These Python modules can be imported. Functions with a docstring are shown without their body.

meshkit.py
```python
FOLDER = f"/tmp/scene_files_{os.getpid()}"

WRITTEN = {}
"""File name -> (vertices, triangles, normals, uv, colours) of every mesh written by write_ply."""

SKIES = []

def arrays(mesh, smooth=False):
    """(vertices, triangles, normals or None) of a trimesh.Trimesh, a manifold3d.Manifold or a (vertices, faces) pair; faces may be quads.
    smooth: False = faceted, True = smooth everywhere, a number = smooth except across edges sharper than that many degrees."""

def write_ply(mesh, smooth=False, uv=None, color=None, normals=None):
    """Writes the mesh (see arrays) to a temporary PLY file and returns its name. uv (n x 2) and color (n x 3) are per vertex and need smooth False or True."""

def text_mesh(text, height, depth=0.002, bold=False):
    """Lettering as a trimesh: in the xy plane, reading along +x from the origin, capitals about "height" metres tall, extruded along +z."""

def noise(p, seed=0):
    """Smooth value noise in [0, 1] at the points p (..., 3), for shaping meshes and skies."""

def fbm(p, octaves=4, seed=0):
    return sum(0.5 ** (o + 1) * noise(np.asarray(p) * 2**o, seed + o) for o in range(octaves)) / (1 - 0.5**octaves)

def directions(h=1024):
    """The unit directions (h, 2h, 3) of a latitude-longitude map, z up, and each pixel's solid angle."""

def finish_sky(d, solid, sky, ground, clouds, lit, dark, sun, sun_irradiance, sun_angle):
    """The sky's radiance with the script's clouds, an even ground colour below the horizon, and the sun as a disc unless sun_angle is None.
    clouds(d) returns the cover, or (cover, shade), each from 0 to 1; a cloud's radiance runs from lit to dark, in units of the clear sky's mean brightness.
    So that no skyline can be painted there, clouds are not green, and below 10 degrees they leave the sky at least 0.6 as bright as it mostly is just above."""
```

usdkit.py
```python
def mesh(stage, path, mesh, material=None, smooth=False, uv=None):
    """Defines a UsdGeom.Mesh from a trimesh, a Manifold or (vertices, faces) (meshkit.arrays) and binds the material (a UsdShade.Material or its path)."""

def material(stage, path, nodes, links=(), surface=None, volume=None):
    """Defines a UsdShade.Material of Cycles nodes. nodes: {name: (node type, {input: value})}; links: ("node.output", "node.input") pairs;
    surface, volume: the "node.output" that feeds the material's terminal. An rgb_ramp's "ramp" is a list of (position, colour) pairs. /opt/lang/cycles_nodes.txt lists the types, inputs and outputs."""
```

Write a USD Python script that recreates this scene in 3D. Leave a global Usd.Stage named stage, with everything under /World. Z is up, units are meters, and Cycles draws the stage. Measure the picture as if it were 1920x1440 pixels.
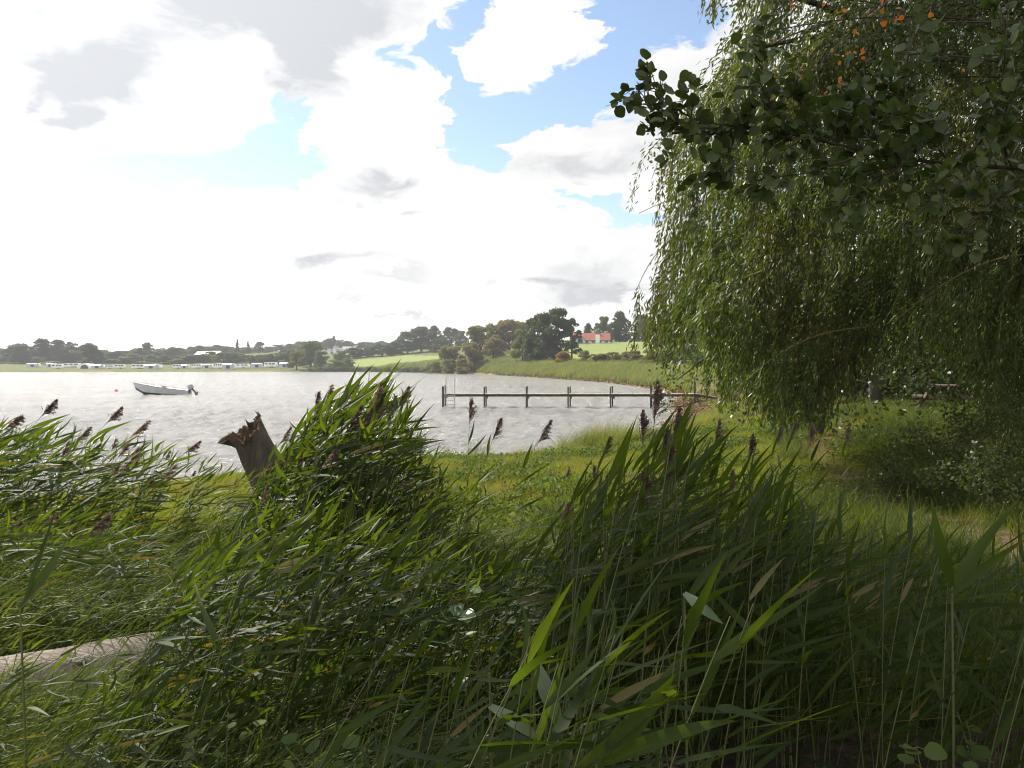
import math, random
import numpy as np
import trimesh, shapely
from shapely.geometry import Polygon
from scipy.spatial import cKDTree
from scipy.interpolate import RBFInterpolator
import usdkit, meshkit
from pxr import Usd, UsdGeom, UsdLux, UsdShade, Sdf, Gf, Vt

stage = Usd.Stage.CreateInMemory()
UsdGeom.SetStageUpAxis(stage, UsdGeom.Tokens.z)
UsdGeom.SetStageMetersPerUnit(stage, 1.0)
UsdGeom.Xform.Define(stage, '/World')
UsdGeom.Scope.Define(stage, '/World/Looks')
rng = np.random.default_rng(7)
PI = math.pi

# ------------------------------------------------------------------ camera, sky, sun, exposure
FP, EYE = 1507.0, 2.6
PITCH = math.atan(35.0 / FP)
cam = UsdGeom.Camera.Define(stage, '/World/camera')
cam.AddTranslateOp().Set(Gf.Vec3d(0, 0, EYE))
cam.AddRotateXOp().Set(90.0 - math.degrees(PITCH))
cam.CreateHorizontalApertureAttr(36.0)
cam.CreateVerticalApertureAttr(27.0)
cam.CreateFocalLengthAttr(36.0 * FP / 1920.0)
cam.CreateClippingRangeAttr(Gf.Vec2f(0.05, 5000))
cam.CreateExposureAttr(0.95)
SUN_AZ, SUN_EL = math.radians(-46), math.radians(42)
SUN = np.array([math.sin(SUN_AZ) * math.cos(SUN_EL), math.cos(SUN_AZ) * math.cos(SUN_EL), math.sin(SUN_EL)])
sun = UsdLux.DistantLight.Define(stage, '/World/sun')
sun.CreateIntensityAttr(1.25); sun.CreateAngleAttr(0.5); sun.CreateNormalizeAttr(True)
sun.CreateColorAttr(Gf.Vec3f(1.0, 0.93, 0.82))
sun.AddTransformOp().Set(Gf.Matrix4d().SetRotate(Gf.Rotation(Gf.Vec3d(0, 0, 1), Gf.Vec3d(*SUN.tolist()))))
SKY_STRENGTH = 0.09


def pix(px, py, d):
    """world point at depth y=d seen at pixel (px, py) of the 1920x1440 photograph"""
    a, b = (px - 960.0) / FP, (720.0 - py) / FP
    y, z = math.cos(PITCH) + b * math.sin(PITCH), -math.sin(PITCH) + b * math.cos(PITCH)
    return np.array([a / y * d, d, EYE + z / y * d])


def topix(p):
    p = np.asarray(p, float)
    y, z = p[..., 1], p[..., 2] - EYE
    f, u = y * math.cos(PITCH) - z * math.sin(PITCH), y * math.sin(PITCH) + z * math.cos(PITCH)
    f = np.where(np.abs(f) < 1e-6, 1e-6, f)
    return 960 + FP * p[..., 0] / f, 720 - FP * u / f


class Nodes:
    """small builder of a node graph"""
    def __init__(self):
        self.n, self.l, self.k = {}, [], 0
    def add(self, kind, **inp):
        self.k += 1
        name = 'n%d' % self.k
        vals = {}
        for a, b in inp.items():
            if isinstance(b, str) and b.startswith('@'):
                self.l.append((b[1:], name + '.' + a))
            else:
                vals[a] = b
        self.n[name] = (kind, vals)
        return '@' + name + '.'
    def math(self, t, a, b=0.0, c=0.0, clamp=False):
        return self.add('math', math_type=t, value1=a, value2=b, value3=c, use_clamp=clamp) + 'value'
    def smooth(self, v, lo, hi, a=0.0, b=1.0):
        return self.add('map_range', range_type='smoothstep', value=v, from_min=lo, from_max=hi, to_min=a, to_max=b, clamp=True) + 'result'
    def mixc(self, f, a, b, t='mix'):
        return self.add('mix_color', blend_type=t, fac=f, a=a, b=b) + 'result'
    def ramp(self, f, stops):
        return self.add('rgb_ramp', fac=f, ramp=stops) + 'color'
    def noise(self, vec, scale, detail=4.0, rough=0.55, dist=0.0, out='fac'):
        d = dict(scale=float(scale), detail=float(detail), roughness=float(rough), distortion=float(dist))
        if vec is not None:
            d['vector'] = vec
        return self.add('noise_texture', **d) + out
    def make(self, name, surface=None, volume=None):
        return usdkit.material(stage, '/World/Looks/' + name, self.n, self.l, surface=surface[1:] if surface else None, volume=volume[1:] if volume else None)


def sky_material():
    g = Nodes()
    tc = g.add('texture_coordinate') + 'generated'
    s = g.add('separate_xyz', vector=tc)
    X, Y, Z = s + 'x', s + 'y', s + 'z'
    sky = g.add('sky_texture', sky_type='single_scattering', sun_disc=False, sun_elevation=SUN_EL, sun_rotation=SUN_AZ, altitude=0.0, air_density=1.0, aerosol_density=0.5) + 'color'
    # noise in direction space, flattened towards the horizon
    zz = g.math('multiply', Z, 2.1)
    vec = g.add('combine_xyz', x=X, y=Y, z=zz) + 'vector'
    big = g.noise(vec, 3.2, 7, 0.56, 0.25)
    fine = g.noise(vec, 9.0, 7, 0.58, 0.3)
    grey = g.noise(g.add('mapping', vector=vec, location=(3.1, 1.7, 0.4)) + 'vector', 4.0, 6, 0.55)
    yy = g.math('maximum', Y, 0.05)
    U, V = g.math('divide', X, yy), g.math('divide', Z, yy)
    wob = g.noise(vec, 14.0, 6, 0.6, 0.4, out='color')
    w = g.add('separate_xyz', vector=wob)
    U = g.math('add', U, g.math('multiply', g.math('subtract', w + 'x', 0.5), 0.17))
    V = g.math('add', V, g.math('multiply', g.math('subtract', w + 'y', 0.5), 0.10))
    front = g.smooth(Y, 0.05, 0.35)
    def blobs(items):
        tot = None
        for px, py, rx, ry, a in items:
            du = g.math('multiply', g.math('subtract', U, (px - 960) / FP), FP / rx)
            dv = g.math('multiply', g.math('subtract', V, (685 - py) / FP), FP / ry)
            r2 = g.math('multiply_add', dv, dv, g.math('multiply', du, du))
            e = g.math('multiply', g.math('exponent', g.math('multiply', r2, -1.0)), a)
            tot = e if tot is None else g.math('add', tot, e)
        return tot
    holes = blobs([(1240, 40, 90, 45, 0.9), (1160, 60, 38, 70, 1.0), (1100, 150, 75, 42, 1.0), (1060, 205, 105, 34, 1.0), (960, 228, 90, 34, 1.0), (880, 255, 45, 65, 1.0), (862, 165, 34, 70, 0.9), (835, 75, 34, 55, 0.9),
                   (880, 20, 45, 26, 0.9), (750, 92, 36, 26, 0.7), (910, 300, 36, 24, 0.7), (560, 205, 24, 42, 0.8), (540, 268, 62, 40, 1.0), (470, 315, 85, 34, 1.0), (205, 335, 85, 42, 0.8), (300, 300, 60, 26, 0.5),
                   (1110, 388, 70, 22, 0.9), (1185, 420, 50, 26, 0.7), (1200, 566, 90, 16, 0.5), (880, 512, 40, 10, 0.5), (60, 20, 40, 20, 0.4)])
    puffs = blobs([(1000, 105, 105, 72, 1.0), (1110, 70, 45, 22, 0.9), (950, 25, 50, 35, 0.6), (1070, 180, 36, 12, 0.8), (1090, 300, 180, 62, 1.0), (1270, 130, 80, 75, 0.9), (660, 180, 110, 130, 0.8), (800, 175, 46, 50, 0.9), (780, 270, 50, 30, 0.8),
                   (1210, 4, 40, 14, 0.9), (250, 150, 220, 110, 0.7), (620, 60, 200, 80, 0.7), (700, 420, 260, 90, 0.6)])
    cov = g.math('add', g.math('multiply', g.math('subtract', big, 0.5), 1.3), 0.60)
    cov = g.math('add', cov, g.math('multiply', g.math('subtract', fine, 0.5), 0.85))
    cov = g.math('add', cov, g.math('multiply', front, g.math('subtract', g.math('multiply', puffs, 0.42), g.math('multiply', holes, 0.85))))
    cov = g.math('add', cov, g.math('multiply', g.smooth(Z, 0.02, 0.20, 1.0, 0.0), 0.35))
    cover = g.smooth(cov, 0.29, 0.58)
    shade = blobs([(520, 25, 240, 75, 1.2), (590, 120, 100, 60, 0.9), (180, 140, 125, 80, 1.0), (140, 225, 50, 40, 0.9), (665, 355, 75, 30, 0.55), (720, 335, 50, 18, 0.5), (590, 488, 50, 18, 0.8), (690, 485, 60, 16, 0.5), (740, 520, 90, 13, 0.45),
                   (640, 552, 40, 8, 0.5), (1130, 510, 80, 30, 0.6), (1000, 535, 60, 10, 0.8), (1150, 548, 110, 13, 0.7), (740, 593, 60, 6, 0.7), (840, 598, 60, 5, 0.6), (1080, 310, 130, 22, 0.55), (1230, 250, 60, 60, 0.4),
                   (90, 455, 50, 12, 0.5), (225, 500, 50, 14, 0.4), (415, 505, 30, 8, 0.4), (60, 525, 60, 14, 0.35), (210, 568, 40, 8, 0.4), (770, 405, 40, 8, 0.5)])
    shd = g.math('add', g.math('multiply', g.smooth(g.math('add', g.math('multiply', grey, 0.6), g.math('multiply', fine, 0.4)), 0.44, 0.66), 0.34), g.math('multiply', front, g.math('multiply', shade, g.smooth(fine, 0.30, 0.56, 0.6, 1.25))))
    shd = g.math('minimum', shd, 1.0)
    lit, dark = (6.0, 5.97, 5.93), (3.2, 3.3, 3.5)
    cloud = g.mixc(shd, lit, dark)
    # nearer the sun the thin cloud is brighter
    dot = g.add('vector_math', math_type='dot_product', vector1=tc, vector2=tuple(SUN.tolist())) + 'value'
    glow = g.smooth(dot, 0.62, 1.0, 0.98, 1.45)
    cloud = g.add('vector_math', math_type='scale', vector1=cloud, scale=glow) + 'vector'
    g.n[cloud[1:].split('.')[0]][1].pop('scale', None)
    col = g.add('mix', mix_type='mix', fac=cover, color1=sky, color2=cloud) + 'color'
    bg = g.add('background_shader', color=col, strength=SKY_STRENGTH) + 'background'
    return g.make('sky_look', surface=bg)


dome = UsdLux.DomeLight.Define(stage, '/World/sky')
dome.CreateIntensityAttr(1.0)
UsdShade.MaterialBindingAPI.Apply(dome.GetPrim()).Bind(sky_material())
dome.GetPrim().SetCustomDataByKey('kind', 'structure')

# ------------------------------------------------------------------ naming helpers
used = {}
def numbered(parent, name):
    key = parent + '/' + name
    n = used.get(key, 0)
    used[key] = n + 1
    return key if n == 0 else '%s_%03d' % (key, n)


def tag(prim, label=None, category=None, group=None, kind=None):
    prim = prim.GetPrim() if hasattr(prim, 'GetPrim') else prim
    for k, v in (('label', label), ('category', category), ('group', group), ('kind', kind)):
        if v:
            prim.SetCustomDataByKey(k, v)
    return prim


def path_of(parent):
    return '/World' if parent is None else str(parent.GetPath())


def obj(name, mesh, material, parent=None, smooth=False, uv=None):
    return usdkit.mesh(stage, numbered(path_of(parent), name), mesh, material, smooth=smooth, uv=uv).GetPrim()


def thing(name, label, category, loc=(0, 0, 0), rotz=0.0, group=None, scale=None, kind=None, roty=None, rotx=None):
    x = UsdGeom.Xform.Define(stage, numbered('/World', name))
    x.AddTranslateOp().Set(Gf.Vec3d(*map(float, loc)))
    if rotz: x.AddRotateZOp().Set(float(rotz))
    if roty: x.AddRotateYOp().Set(float(roty))
    if rotx: x.AddRotateXOp().Set(float(rotx))
    if scale is not None:
        s = (scale,) * 3 if np.ndim(scale) == 0 else scale
        x.AddScaleOp().Set(Gf.Vec3f(*map(float, s)))
    return tag(x, label, category, group, kind)


def klass(name):
    """an abstract prim that holds the parts of a repeated thing"""
    p = stage.CreateClassPrim(numbered('/World', 'class_' + name))
    p.SetTypeName('Xform')
    return p


def copy(cls, name, label, category, loc, rotz=0.0, group=None, scale=None, roty=None, rotx=None):
    t = thing(name, label, category, loc, rotz, group, scale, None, roty, rotx)
    t.GetReferences().AddInternalReference(cls.GetPath())
    t.SetInstanceable(True)
    return t


def instancer(name, protos, pos, yaw, scale, idx, label, category, kind='stuff', tilt=None, group=None, parent=None):
    """many copies as one object; protos: list of (mesh, material, smooth)"""
    pi = UsdGeom.PointInstancer.Define(stage, numbered(path_of(parent), name))
    rel = pi.CreatePrototypesRel()
    for m, mat, sm in protos:
        p = usdkit.mesh(stage, numbered(str(pi.GetPath()), 'clump'), m, mat, smooth=sm)
        rel.AddTarget(p.GetPath())
    pos = np.asarray(pos, np.float32)
    pi.CreatePositionsAttr(Vt.Vec3fArray.FromNumpy(pos))
    pi.CreateProtoIndicesAttr(Vt.IntArray.FromNumpy(np.asarray(idx, np.int32)))
    yaw = np.asarray(yaw, float)
    q = np.zeros((len(pos), 4)); q[:, 0] = np.cos(yaw / 2); q[:, 3] = np.sin(yaw / 2)
    if tilt is not None:  # lean about the world y axis (towards +x)
        t = np.asarray(tilt, float) / 2
        c, s_ = np.cos(t), np.sin(t)
        w, z = q[:, 0].copy(), q[:, 3].copy()
        q = np.stack([c * w, s_ * z, s_ * w, c * z], 1)
    pi.CreateOrientationsAttr(Vt.QuathArray([Gf.Quath(*map(float, a)) for a in q]))
    sc = np.asarray(scale, np.float32)
    if sc.ndim == 1:
        sc = np.repeat(sc[:, None], 3, 1)
    pi.CreateScalesAttr(Vt.Vec3fArray.FromNumpy(np.ascontiguousarray(sc, np.float32)))
    return tag(pi, label, category, group, kind)


# ------------------------------------------------------------------ mesh helpers
def cat(parts):
    vs, fs, n = [], [], 0
    for v, f in parts:
        vs.append(np.asarray(v, float)); fs.append(np.asarray(f, int) + n); n += len(v)
    return np.vstack(vs), np.vstack(fs)


def box(cx, cy, cz, sx, sy, sz):
    m = trimesh.creation.box([sx, sy, sz]); m.apply_translation([cx, cy, cz])
    return m.vertices, m.faces


def unit(v):
    v = np.asarray(v, float)
    return v / np.maximum(np.linalg.norm(v, axis=-1, keepdims=True), 1e-9)


def tube(pts, rad, sides=7, cap=True):
    pts = np.asarray(pts, float); n = len(pts)
    rad = np.broadcast_to(np.asarray(rad, float), (n,))
    t = unit(np.gradient(pts, axis=0))
    ref = np.array([0.0, 0, 1]) if abs(t[0][2]) < 0.9 else np.array([1.0, 0, 0])
    a = unit(np.cross(t, ref)); b = np.cross(t, a)
    th = np.linspace(0, 2 * PI, sides, endpoint=False)
    v = pts[:, None] + rad[:, None, None] * (np.cos(th)[None, :, None] * a[:, None] + np.sin(th)[None, :, None] * b[:, None])
    v = v.reshape(-1, 3)
    i = np.arange(n - 1)[:, None] * sides; j = np.arange(sides)[None]
    k = (j + 1) % sides
    f = np.concatenate([np.stack([i + j, i + k, i + sides + k], -1).reshape(-1, 3), np.stack([i + j, i + sides + k, i + sides + j], -1).reshape(-1, 3)])
    if cap:
        v = np.vstack([v, pts[0], pts[-1]]); c0, c1 = n * sides, n * sides + 1
        e = (n - 1) * sides
        f = np.vstack([f, np.stack([np.full(sides, c0), k[0], j[0]], 1), np.stack([np.full(sides, c1), e + j[0], e + k[0]], 1)])
    return v, f


def spline(pts, n):
    pts = np.asarray(pts, float)
    from scipy.interpolate import CubicSpline
    s = np.r_[0, np.cumsum(np.linalg.norm(np.diff(pts, axis=0), axis=1))]
    return CubicSpline(s, pts)(np.linspace(0, s[-1], n))


def ribbons(P, S, N=None, fold=0.0):
    """P (n,k,3) centre lines, S (n,k,3) half-width vectors, N (n,k,3) normals for a folded midrib -> verts, faces, uv"""
    n, k, _ = P.shape
    if N is None or fold == 0:
        v = np.stack([P - S, P + S], 2).reshape(-1, 3); c = 2
    else:
        w = np.linalg.norm(S, axis=2, keepdims=True)
        v = np.stack([P - S + N * w * fold, P, P + S + N * w * fold], 2).reshape(-1, 3); c = 3
    base = (np.arange(n)[:, None, None] * k + np.arange(k - 1)[None, :, None]) * c + np.arange(c - 1)[None, None]
    q = np.stack([base, base + 1, base + c + 1, base + c], -1).reshape(-1, 4)
    f = np.vstack([q[:, [0, 1, 2]], q[:, [0, 2, 3]]])
    uv = np.stack(np.broadcast_arrays(np.linspace(0, 1, c)[None, None], np.linspace(0, 1, k)[None, :, None], np.zeros((n, 1, 1)))[:2], -1).reshape(-1, 2)
    return v, f, uv


def strips(n, r, length, width, d0, d1, k=6, prof=None, roll=0.6, fold=0.25, root=None, g=0.0):
    """n curved blades: direction goes from d0 to d1 along the blade. all arrays of n"""
    t = np.linspace(0, 1, k)
    D = unit(d0[:, None] * (1 - t)[None, :, None] + d1[:, None] * t[None, :, None] + np.array([0, 0, -g]) * (t ** 2)[None, :, None])
    step = (length / (k - 1))[:, None, None]
    P = np.concatenate([np.zeros((n, 1, 3)), np.cumsum((D[:, 1:] + D[:, :-1]) / 2 * step, 1)], 1)
    if root is not None:
        P = P + root[:, None]
    nr = unit(r.normal(size=(n, 1, 3)) * roll + np.array([0, -0.35, 1.0]))
    S = unit(np.cross(D, np.broadcast_to(nr, D.shape)))
    N = np.cross(S, D)
    if prof is None:
        prof = (1 - t) ** 0.8
    S = S * (width[:, None] * prof[None] / 2)[..., None]
    return ribbons(P, S, N, fold)


def diamonds(C, A, B, n_=None):
    """leaf of two triangles at C (n,3): long axis A, half width vector B; base at C"""
    n = len(C)
    v = np.stack([C, C + A * 0.45 + B, C + A, C + A * 0.45 - B], 1).reshape(-1, 3)
    i = np.arange(n)[:, None] * 4
    f = np.vstack([i + np.array([[0, 1, 2]]), i + np.array([[0, 2, 3]])])
    return v, f


def leafy(r, lobes, n, leaf, dens_shell=0.6):
    L = np.array(lobes)
    k = r.choice(len(L), n, p=L[:, 3] ** 2 / (L[:, 3] ** 2).sum())
    d = unit(r.normal(size=(n, 3)))
    C = L[k, :3] + d * (L[k, 3] * r.uniform(0.35, 1.05, n) ** 0.7)[:, None]
    nr = unit(d * 0.6 + r.normal(size=(n, 3)) * 0.6 + [0, 0, 0.4])
    A = unit(np.cross(nr, r.normal(size=(n, 3))) + [0, 0, -0.25]) * (leaf * r.uniform(0.6, 1.3, n))[:, None]
    return diamonds(C, A, np.cross(nr, A) * 0.33)


# ------------------------------------------------------------------ materials
def leafmat(name, stops, trans=0.35, glow=(1.5, 1.35, 0.6), rough=0.45, spec=0.4, veins=False, big=None):
    g = Nodes()
    rnd = g.add('geometry') + 'random_per_island'
    oi = g.add('object_info') + 'random'
    f = g.math('fraction', g.math('add', rnd, g.math('multiply', oi, 0.63)))
    col = g.ramp(f, stops)
    if big is not None:  # patches of another tone over the whole plant
        pn = g.noise(g.add('geometry') + 'position', big[1], 3, 0.55)
        col = g.mixc(g.smooth(pn, 0.45, 0.65), col, g.mixc(0.6, col, big[0]))
    extra = {}
    if veins:
        uv = g.add('texture_coordinate') + 'UV'
        m = g.add('mapping', vector=uv, scale=(34.0, 1.3, 1.0)) + 'vector'
        vn = g.noise(m, 1.0, 2, 0.5)
        col = g.mixc(g.smooth(vn, 0.3, 0.7, 0.0, 0.3), col, (0.012, 0.02, 0.006))
        tip = g.add('separate_xyz', vector=uv) + 'y'
        col = g.mixc(g.math('multiply', g.smooth(tip, 0.72, 1.0), g.smooth(f, 0.3, 0.9, 0.0, 0.75)), col, (0.16, 0.11, 0.035))
        extra['normal'] = g.add('bump', height=vn, strength=0.25, distance=0.002) + 'normal'
    pb = g.add('principled_bsdf', base_color=col, roughness=rough, specular_ior_level=spec, **extra) + 'BSDF'
    tcol = g.mixc(1.0, col, glow, 'multiply')
    g.n[tcol[1:].split('.')[0]][1]['use_clamp'] = False
    g.n[tcol[1:].split('.')[0]][1].pop('use_clamp')
    tr = g.add('translucent_bsdf', color=tcol) + 'BSDF'
    out = g.add('mix_closure', fac=trans, closure1=pb, closure2=tr) + 'closure'
    return g.make(name, surface=out)


def noisemat(name, stops, scale=6.0, rough=0.8, bump=0.3, stretch=(1, 1, 1), dist=0.01, spec=0.3, detail=6, coord='object'):
    g = Nodes()
    tc = g.add('texture_coordinate') + coord
    m = g.add('mapping', vector=tc, scale=tuple(map(float, stretch))) + 'vector'
    n = g.noise(m, scale, detail, 0.62, 0.3)
    col = g.ramp(n, stops)
    nb = g.noise(m, scale * 3.1, 5, 0.65)
    nr = g.add('bump', height=nb, strength=float(bump), distance=float(dist)) + 'normal'
    pb = g.add('principled_bsdf', base_color=col, roughness=float(rough), specular_ior_level=float(spec), normal=nr) + 'BSDF'
    return g.make(name, surface=pb)


M = {}
M['reed'] = leafmat('reed_leaf_look', [(0, (0.022, 0.040, 0.008)), (0.3, (0.036, 0.061, 0.011)), (0.65, (0.056, 0.084, 0.015)), (0.92, (0.092, 0.112, 0.021)), (1, (0.16, 0.14, 0.033))], 0.48, (2.4, 2.2, 0.5), 0.48, 0.2, veins=True)
M['reed_yellow'] = leafmat('yellowing_leaf_look', [(0, (0.17, 0.16, 0.03)), (0.6, (0.19, 0.14, 0.03)), (1, (0.26, 0.12, 0.025))], 0.4, (1.3, 1.2, 0.6), 0.5, 0.3, veins=True)
M['reed_dry'] = leafmat('dry_leaf_look', [(0, (0.17, 0.15, 0.065)), (1, (0.13, 0.10, 0.045))], 0.3, (1.2, 1.1, 0.8), 0.6, 0.2)
M['bent'] = leafmat('grey_leaf_back_look', [(0, (0.15, 0.20, 0.12)), (1, (0.19, 0.235, 0.15))], 0.3, (1.3, 1.3, 0.7), 0.45, 0.4, veins=True)
M['stem'] = leafmat('reed_stem_look', [(0, (0.09, 0.11, 0.04)), (0.6, (0.15, 0.15, 0.06)), (1, (0.26, 0.21, 0.11))], 0.1, (1.2, 1.1, 0.7), 0.4, 0.4)
M['plume'] = leafmat('reed_plume_look', [(0, (0.09, 0.06, 0.056)), (0.5, (0.18, 0.13, 0.115)), (0.85, (0.28, 0.21, 0.18)), (1, (0.46, 0.38, 0.32))], 0.45, (1.4, 1.2, 1.0), 0.6, 0.2)
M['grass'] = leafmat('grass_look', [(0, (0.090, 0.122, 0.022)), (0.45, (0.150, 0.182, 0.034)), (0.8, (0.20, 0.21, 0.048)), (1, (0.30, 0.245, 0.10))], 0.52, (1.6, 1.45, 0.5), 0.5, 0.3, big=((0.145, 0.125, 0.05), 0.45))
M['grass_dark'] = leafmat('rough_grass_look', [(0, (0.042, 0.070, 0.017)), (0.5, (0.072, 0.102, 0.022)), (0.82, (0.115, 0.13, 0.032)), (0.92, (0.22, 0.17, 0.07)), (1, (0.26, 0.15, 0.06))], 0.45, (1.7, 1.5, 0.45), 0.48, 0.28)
M['bank'] = leafmat('bank_reed_look', [(0, (0.115, 0.150, 0.036)), (0.5, (0.165, 0.190, 0.05)), (1, (0.25, 0.225, 0.095))], 0.4, (1.5, 1.35, 0.6), 0.55, 0.2, big=((0.07, 0.12, 0.035), 0.16))
M['bank_pale'] = leafmat('pale_grass_look', [(0, (0.17, 0.17, 0.07)), (0.5, (0.22, 0.20, 0.10)), (1, (0.28, 0.25, 0.15))], 0.35, (1.3, 1.2, 0.7), 0.55, 0.2)
M['willow'] = leafmat('willow_leaf_look', [(0, (0.040, 0.066, 0.014)), (0.5, (0.066, 0.098, 0.020)), (0.85, (0.100, 0.125, 0.026)), (1, (0.16, 0.14, 0.038))], 0.43, (1.7, 1.6, 0.45), 0.42, 0.3, big=((0.078, 0.070, 0.018), 0.55))
M['alder'] = leafmat('alder_leaf_look', [(0, (0.050, 0.074, 0.020)), (0.6, (0.075, 0.102, 0.028)), (1, (0.11, 0.13, 0.04))], 0.32, (1.3, 1.35, 0.5), 0.45, 0.4)
M['birch'] = leafmat('small_leaf_look', [(0, (0.036, 0.055, 0.015)), (0.6, (0.055, 0.074, 0.018)), (1, (0.10, 0.085, 0.02))], 0.35, (1.4, 1.3, 0.5), 0.45, 0.4)
M['orange'] = leafmat('orange_leaf_look', [(0, (0.55, 0.15, 0.02)), (0.6, (0.40, 0.17, 0.03)), (1, (0.42, 0.24, 0.05))], 0.45, (1.4, 1.2, 0.6), 0.5, 0.3)
M['weed'] = leafmat('weed_leaf_look', [(0, (0.060, 0.095, 0.022)), (0.6, (0.090, 0.13, 0.03)), (1, (0.15, 0.15, 0.04))], 0.42, (1.5, 1.4, 0.5), 0.6, 0.2)
M['bramble'] = leafmat('bramble_leaf_look', [(0, (0.040, 0.060, 0.018)), (0.6, (0.065, 0.085, 0.022)), (0.9, (0.10, 0.085, 0.028)), (1, (0.17, 0.085, 0.03))], 0.35, (1.4, 1.3, 0.5), 0.5, 0.35)
M['pale_leaf'] = leafmat('pale_leaf_look', [(0, (0.16, 0.24, 0.13)), (1, (0.20, 0.26, 0.15))], 0.3, (1.2, 1.2, 0.8), 0.4, 0.5)
far = dict(trans=0.38, glow=(1.5, 1.4, 0.6), rough=0.6, spec=0.15)
M['dark_tree'] = leafmat('dark_crown_look', [(0, (0.0345, 0.0575, 0.023)), (0.6, (0.0483, 0.0759, 0.0276)), (1, (0.069, 0.0943, 0.0322))], **far)
M['green_tree'] = leafmat('green_crown_look', [(0, (0.0625, 0.1, 0.03)), (0.6, (0.085, 0.125, 0.035)), (1, (0.1125, 0.1438, 0.0438))], **far)
M['olive_tree'] = leafmat('olive_crown_look', [(0, (0.1275, 0.138, 0.054)), (0.6, (0.1725, 0.1725, 0.0675)), (1, (0.225, 0.21, 0.09))], **far)
M['brown_tree'] = leafmat('brownish_crown_look', [(0, (0.147, 0.1232, 0.063)), (0.6, (0.189, 0.147, 0.077)), (1, (0.238, 0.189, 0.105))], **far)
M['yellow_tree'] = leafmat('yellowish_crown_look', [(0, (0.11, 0.115, 0.022)), (0.6, (0.15, 0.14, 0.028)), (1, (0.20, 0.16, 0.035))], **far)
M['autumn'] = leafmat('autumn_crown_look', [(0, (0.22, 0.11, 0.03)), (0.6, (0.25, 0.15, 0.04)), (1, (0.16, 0.15, 0.04))], **far)
M['bark'] = noisemat('bark_look', [(0.3, (0.020, 0.016, 0.012)), (0.6, (0.045, 0.036, 0.027)), (0.8, (0.08, 0.066, 0.052))], 5, 0.9, 0.8, (1, 1, 0.25), 0.03)
M['twig'] = noisemat('twig_look', [(0.3, (0.035, 0.026, 0.018)), (0.8, (0.075, 0.055, 0.035))], 20, 0.8, 0.3)
M['willow_twig'] = noisemat('willow_twig_look', [(0.3, (0.10, 0.075, 0.03)), (0.8, (0.15, 0.11, 0.04))], 20, 0.7, 0.2)
M['stump'] = noisemat('stump_bark_look', [(0.25, (0.028, 0.021, 0.015)), (0.5, (0.065, 0.05, 0.036)), (0.7, (0.11, 0.088, 0.064)), (0.9, (0.17, 0.14, 0.105))], 3.2, 0.85, 1.0, (3.0, 3.0, 0.55), 0.03)
M['rot'] = noisemat('broken_wood_look', [(0.25, (0.028, 0.018, 0.012)), (0.6, (0.085, 0.052, 0.030)), (0.9, (0.16, 0.11, 0.07))], 6, 0.95, 1.0, (2, 2, 0.6), 0.03)
M['log'] = noisemat('weathered_log_look', [(0.25, (0.07, 0.055, 0.042)), (0.42, (0.19, 0.16, 0.13)), (0.6, (0.27, 0.235, 0.195)), (0.8, (0.36, 0.32, 0.275))], 2.6, 0.85, 1.0, (0.4, 5, 5), 0.03)
M['stone'] = noisemat('stone_look', [(0.3, (0.22, 0.18, 0.14)), (0.7, (0.42, 0.36, 0.29))], 5, 0.85, 0.5)
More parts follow.
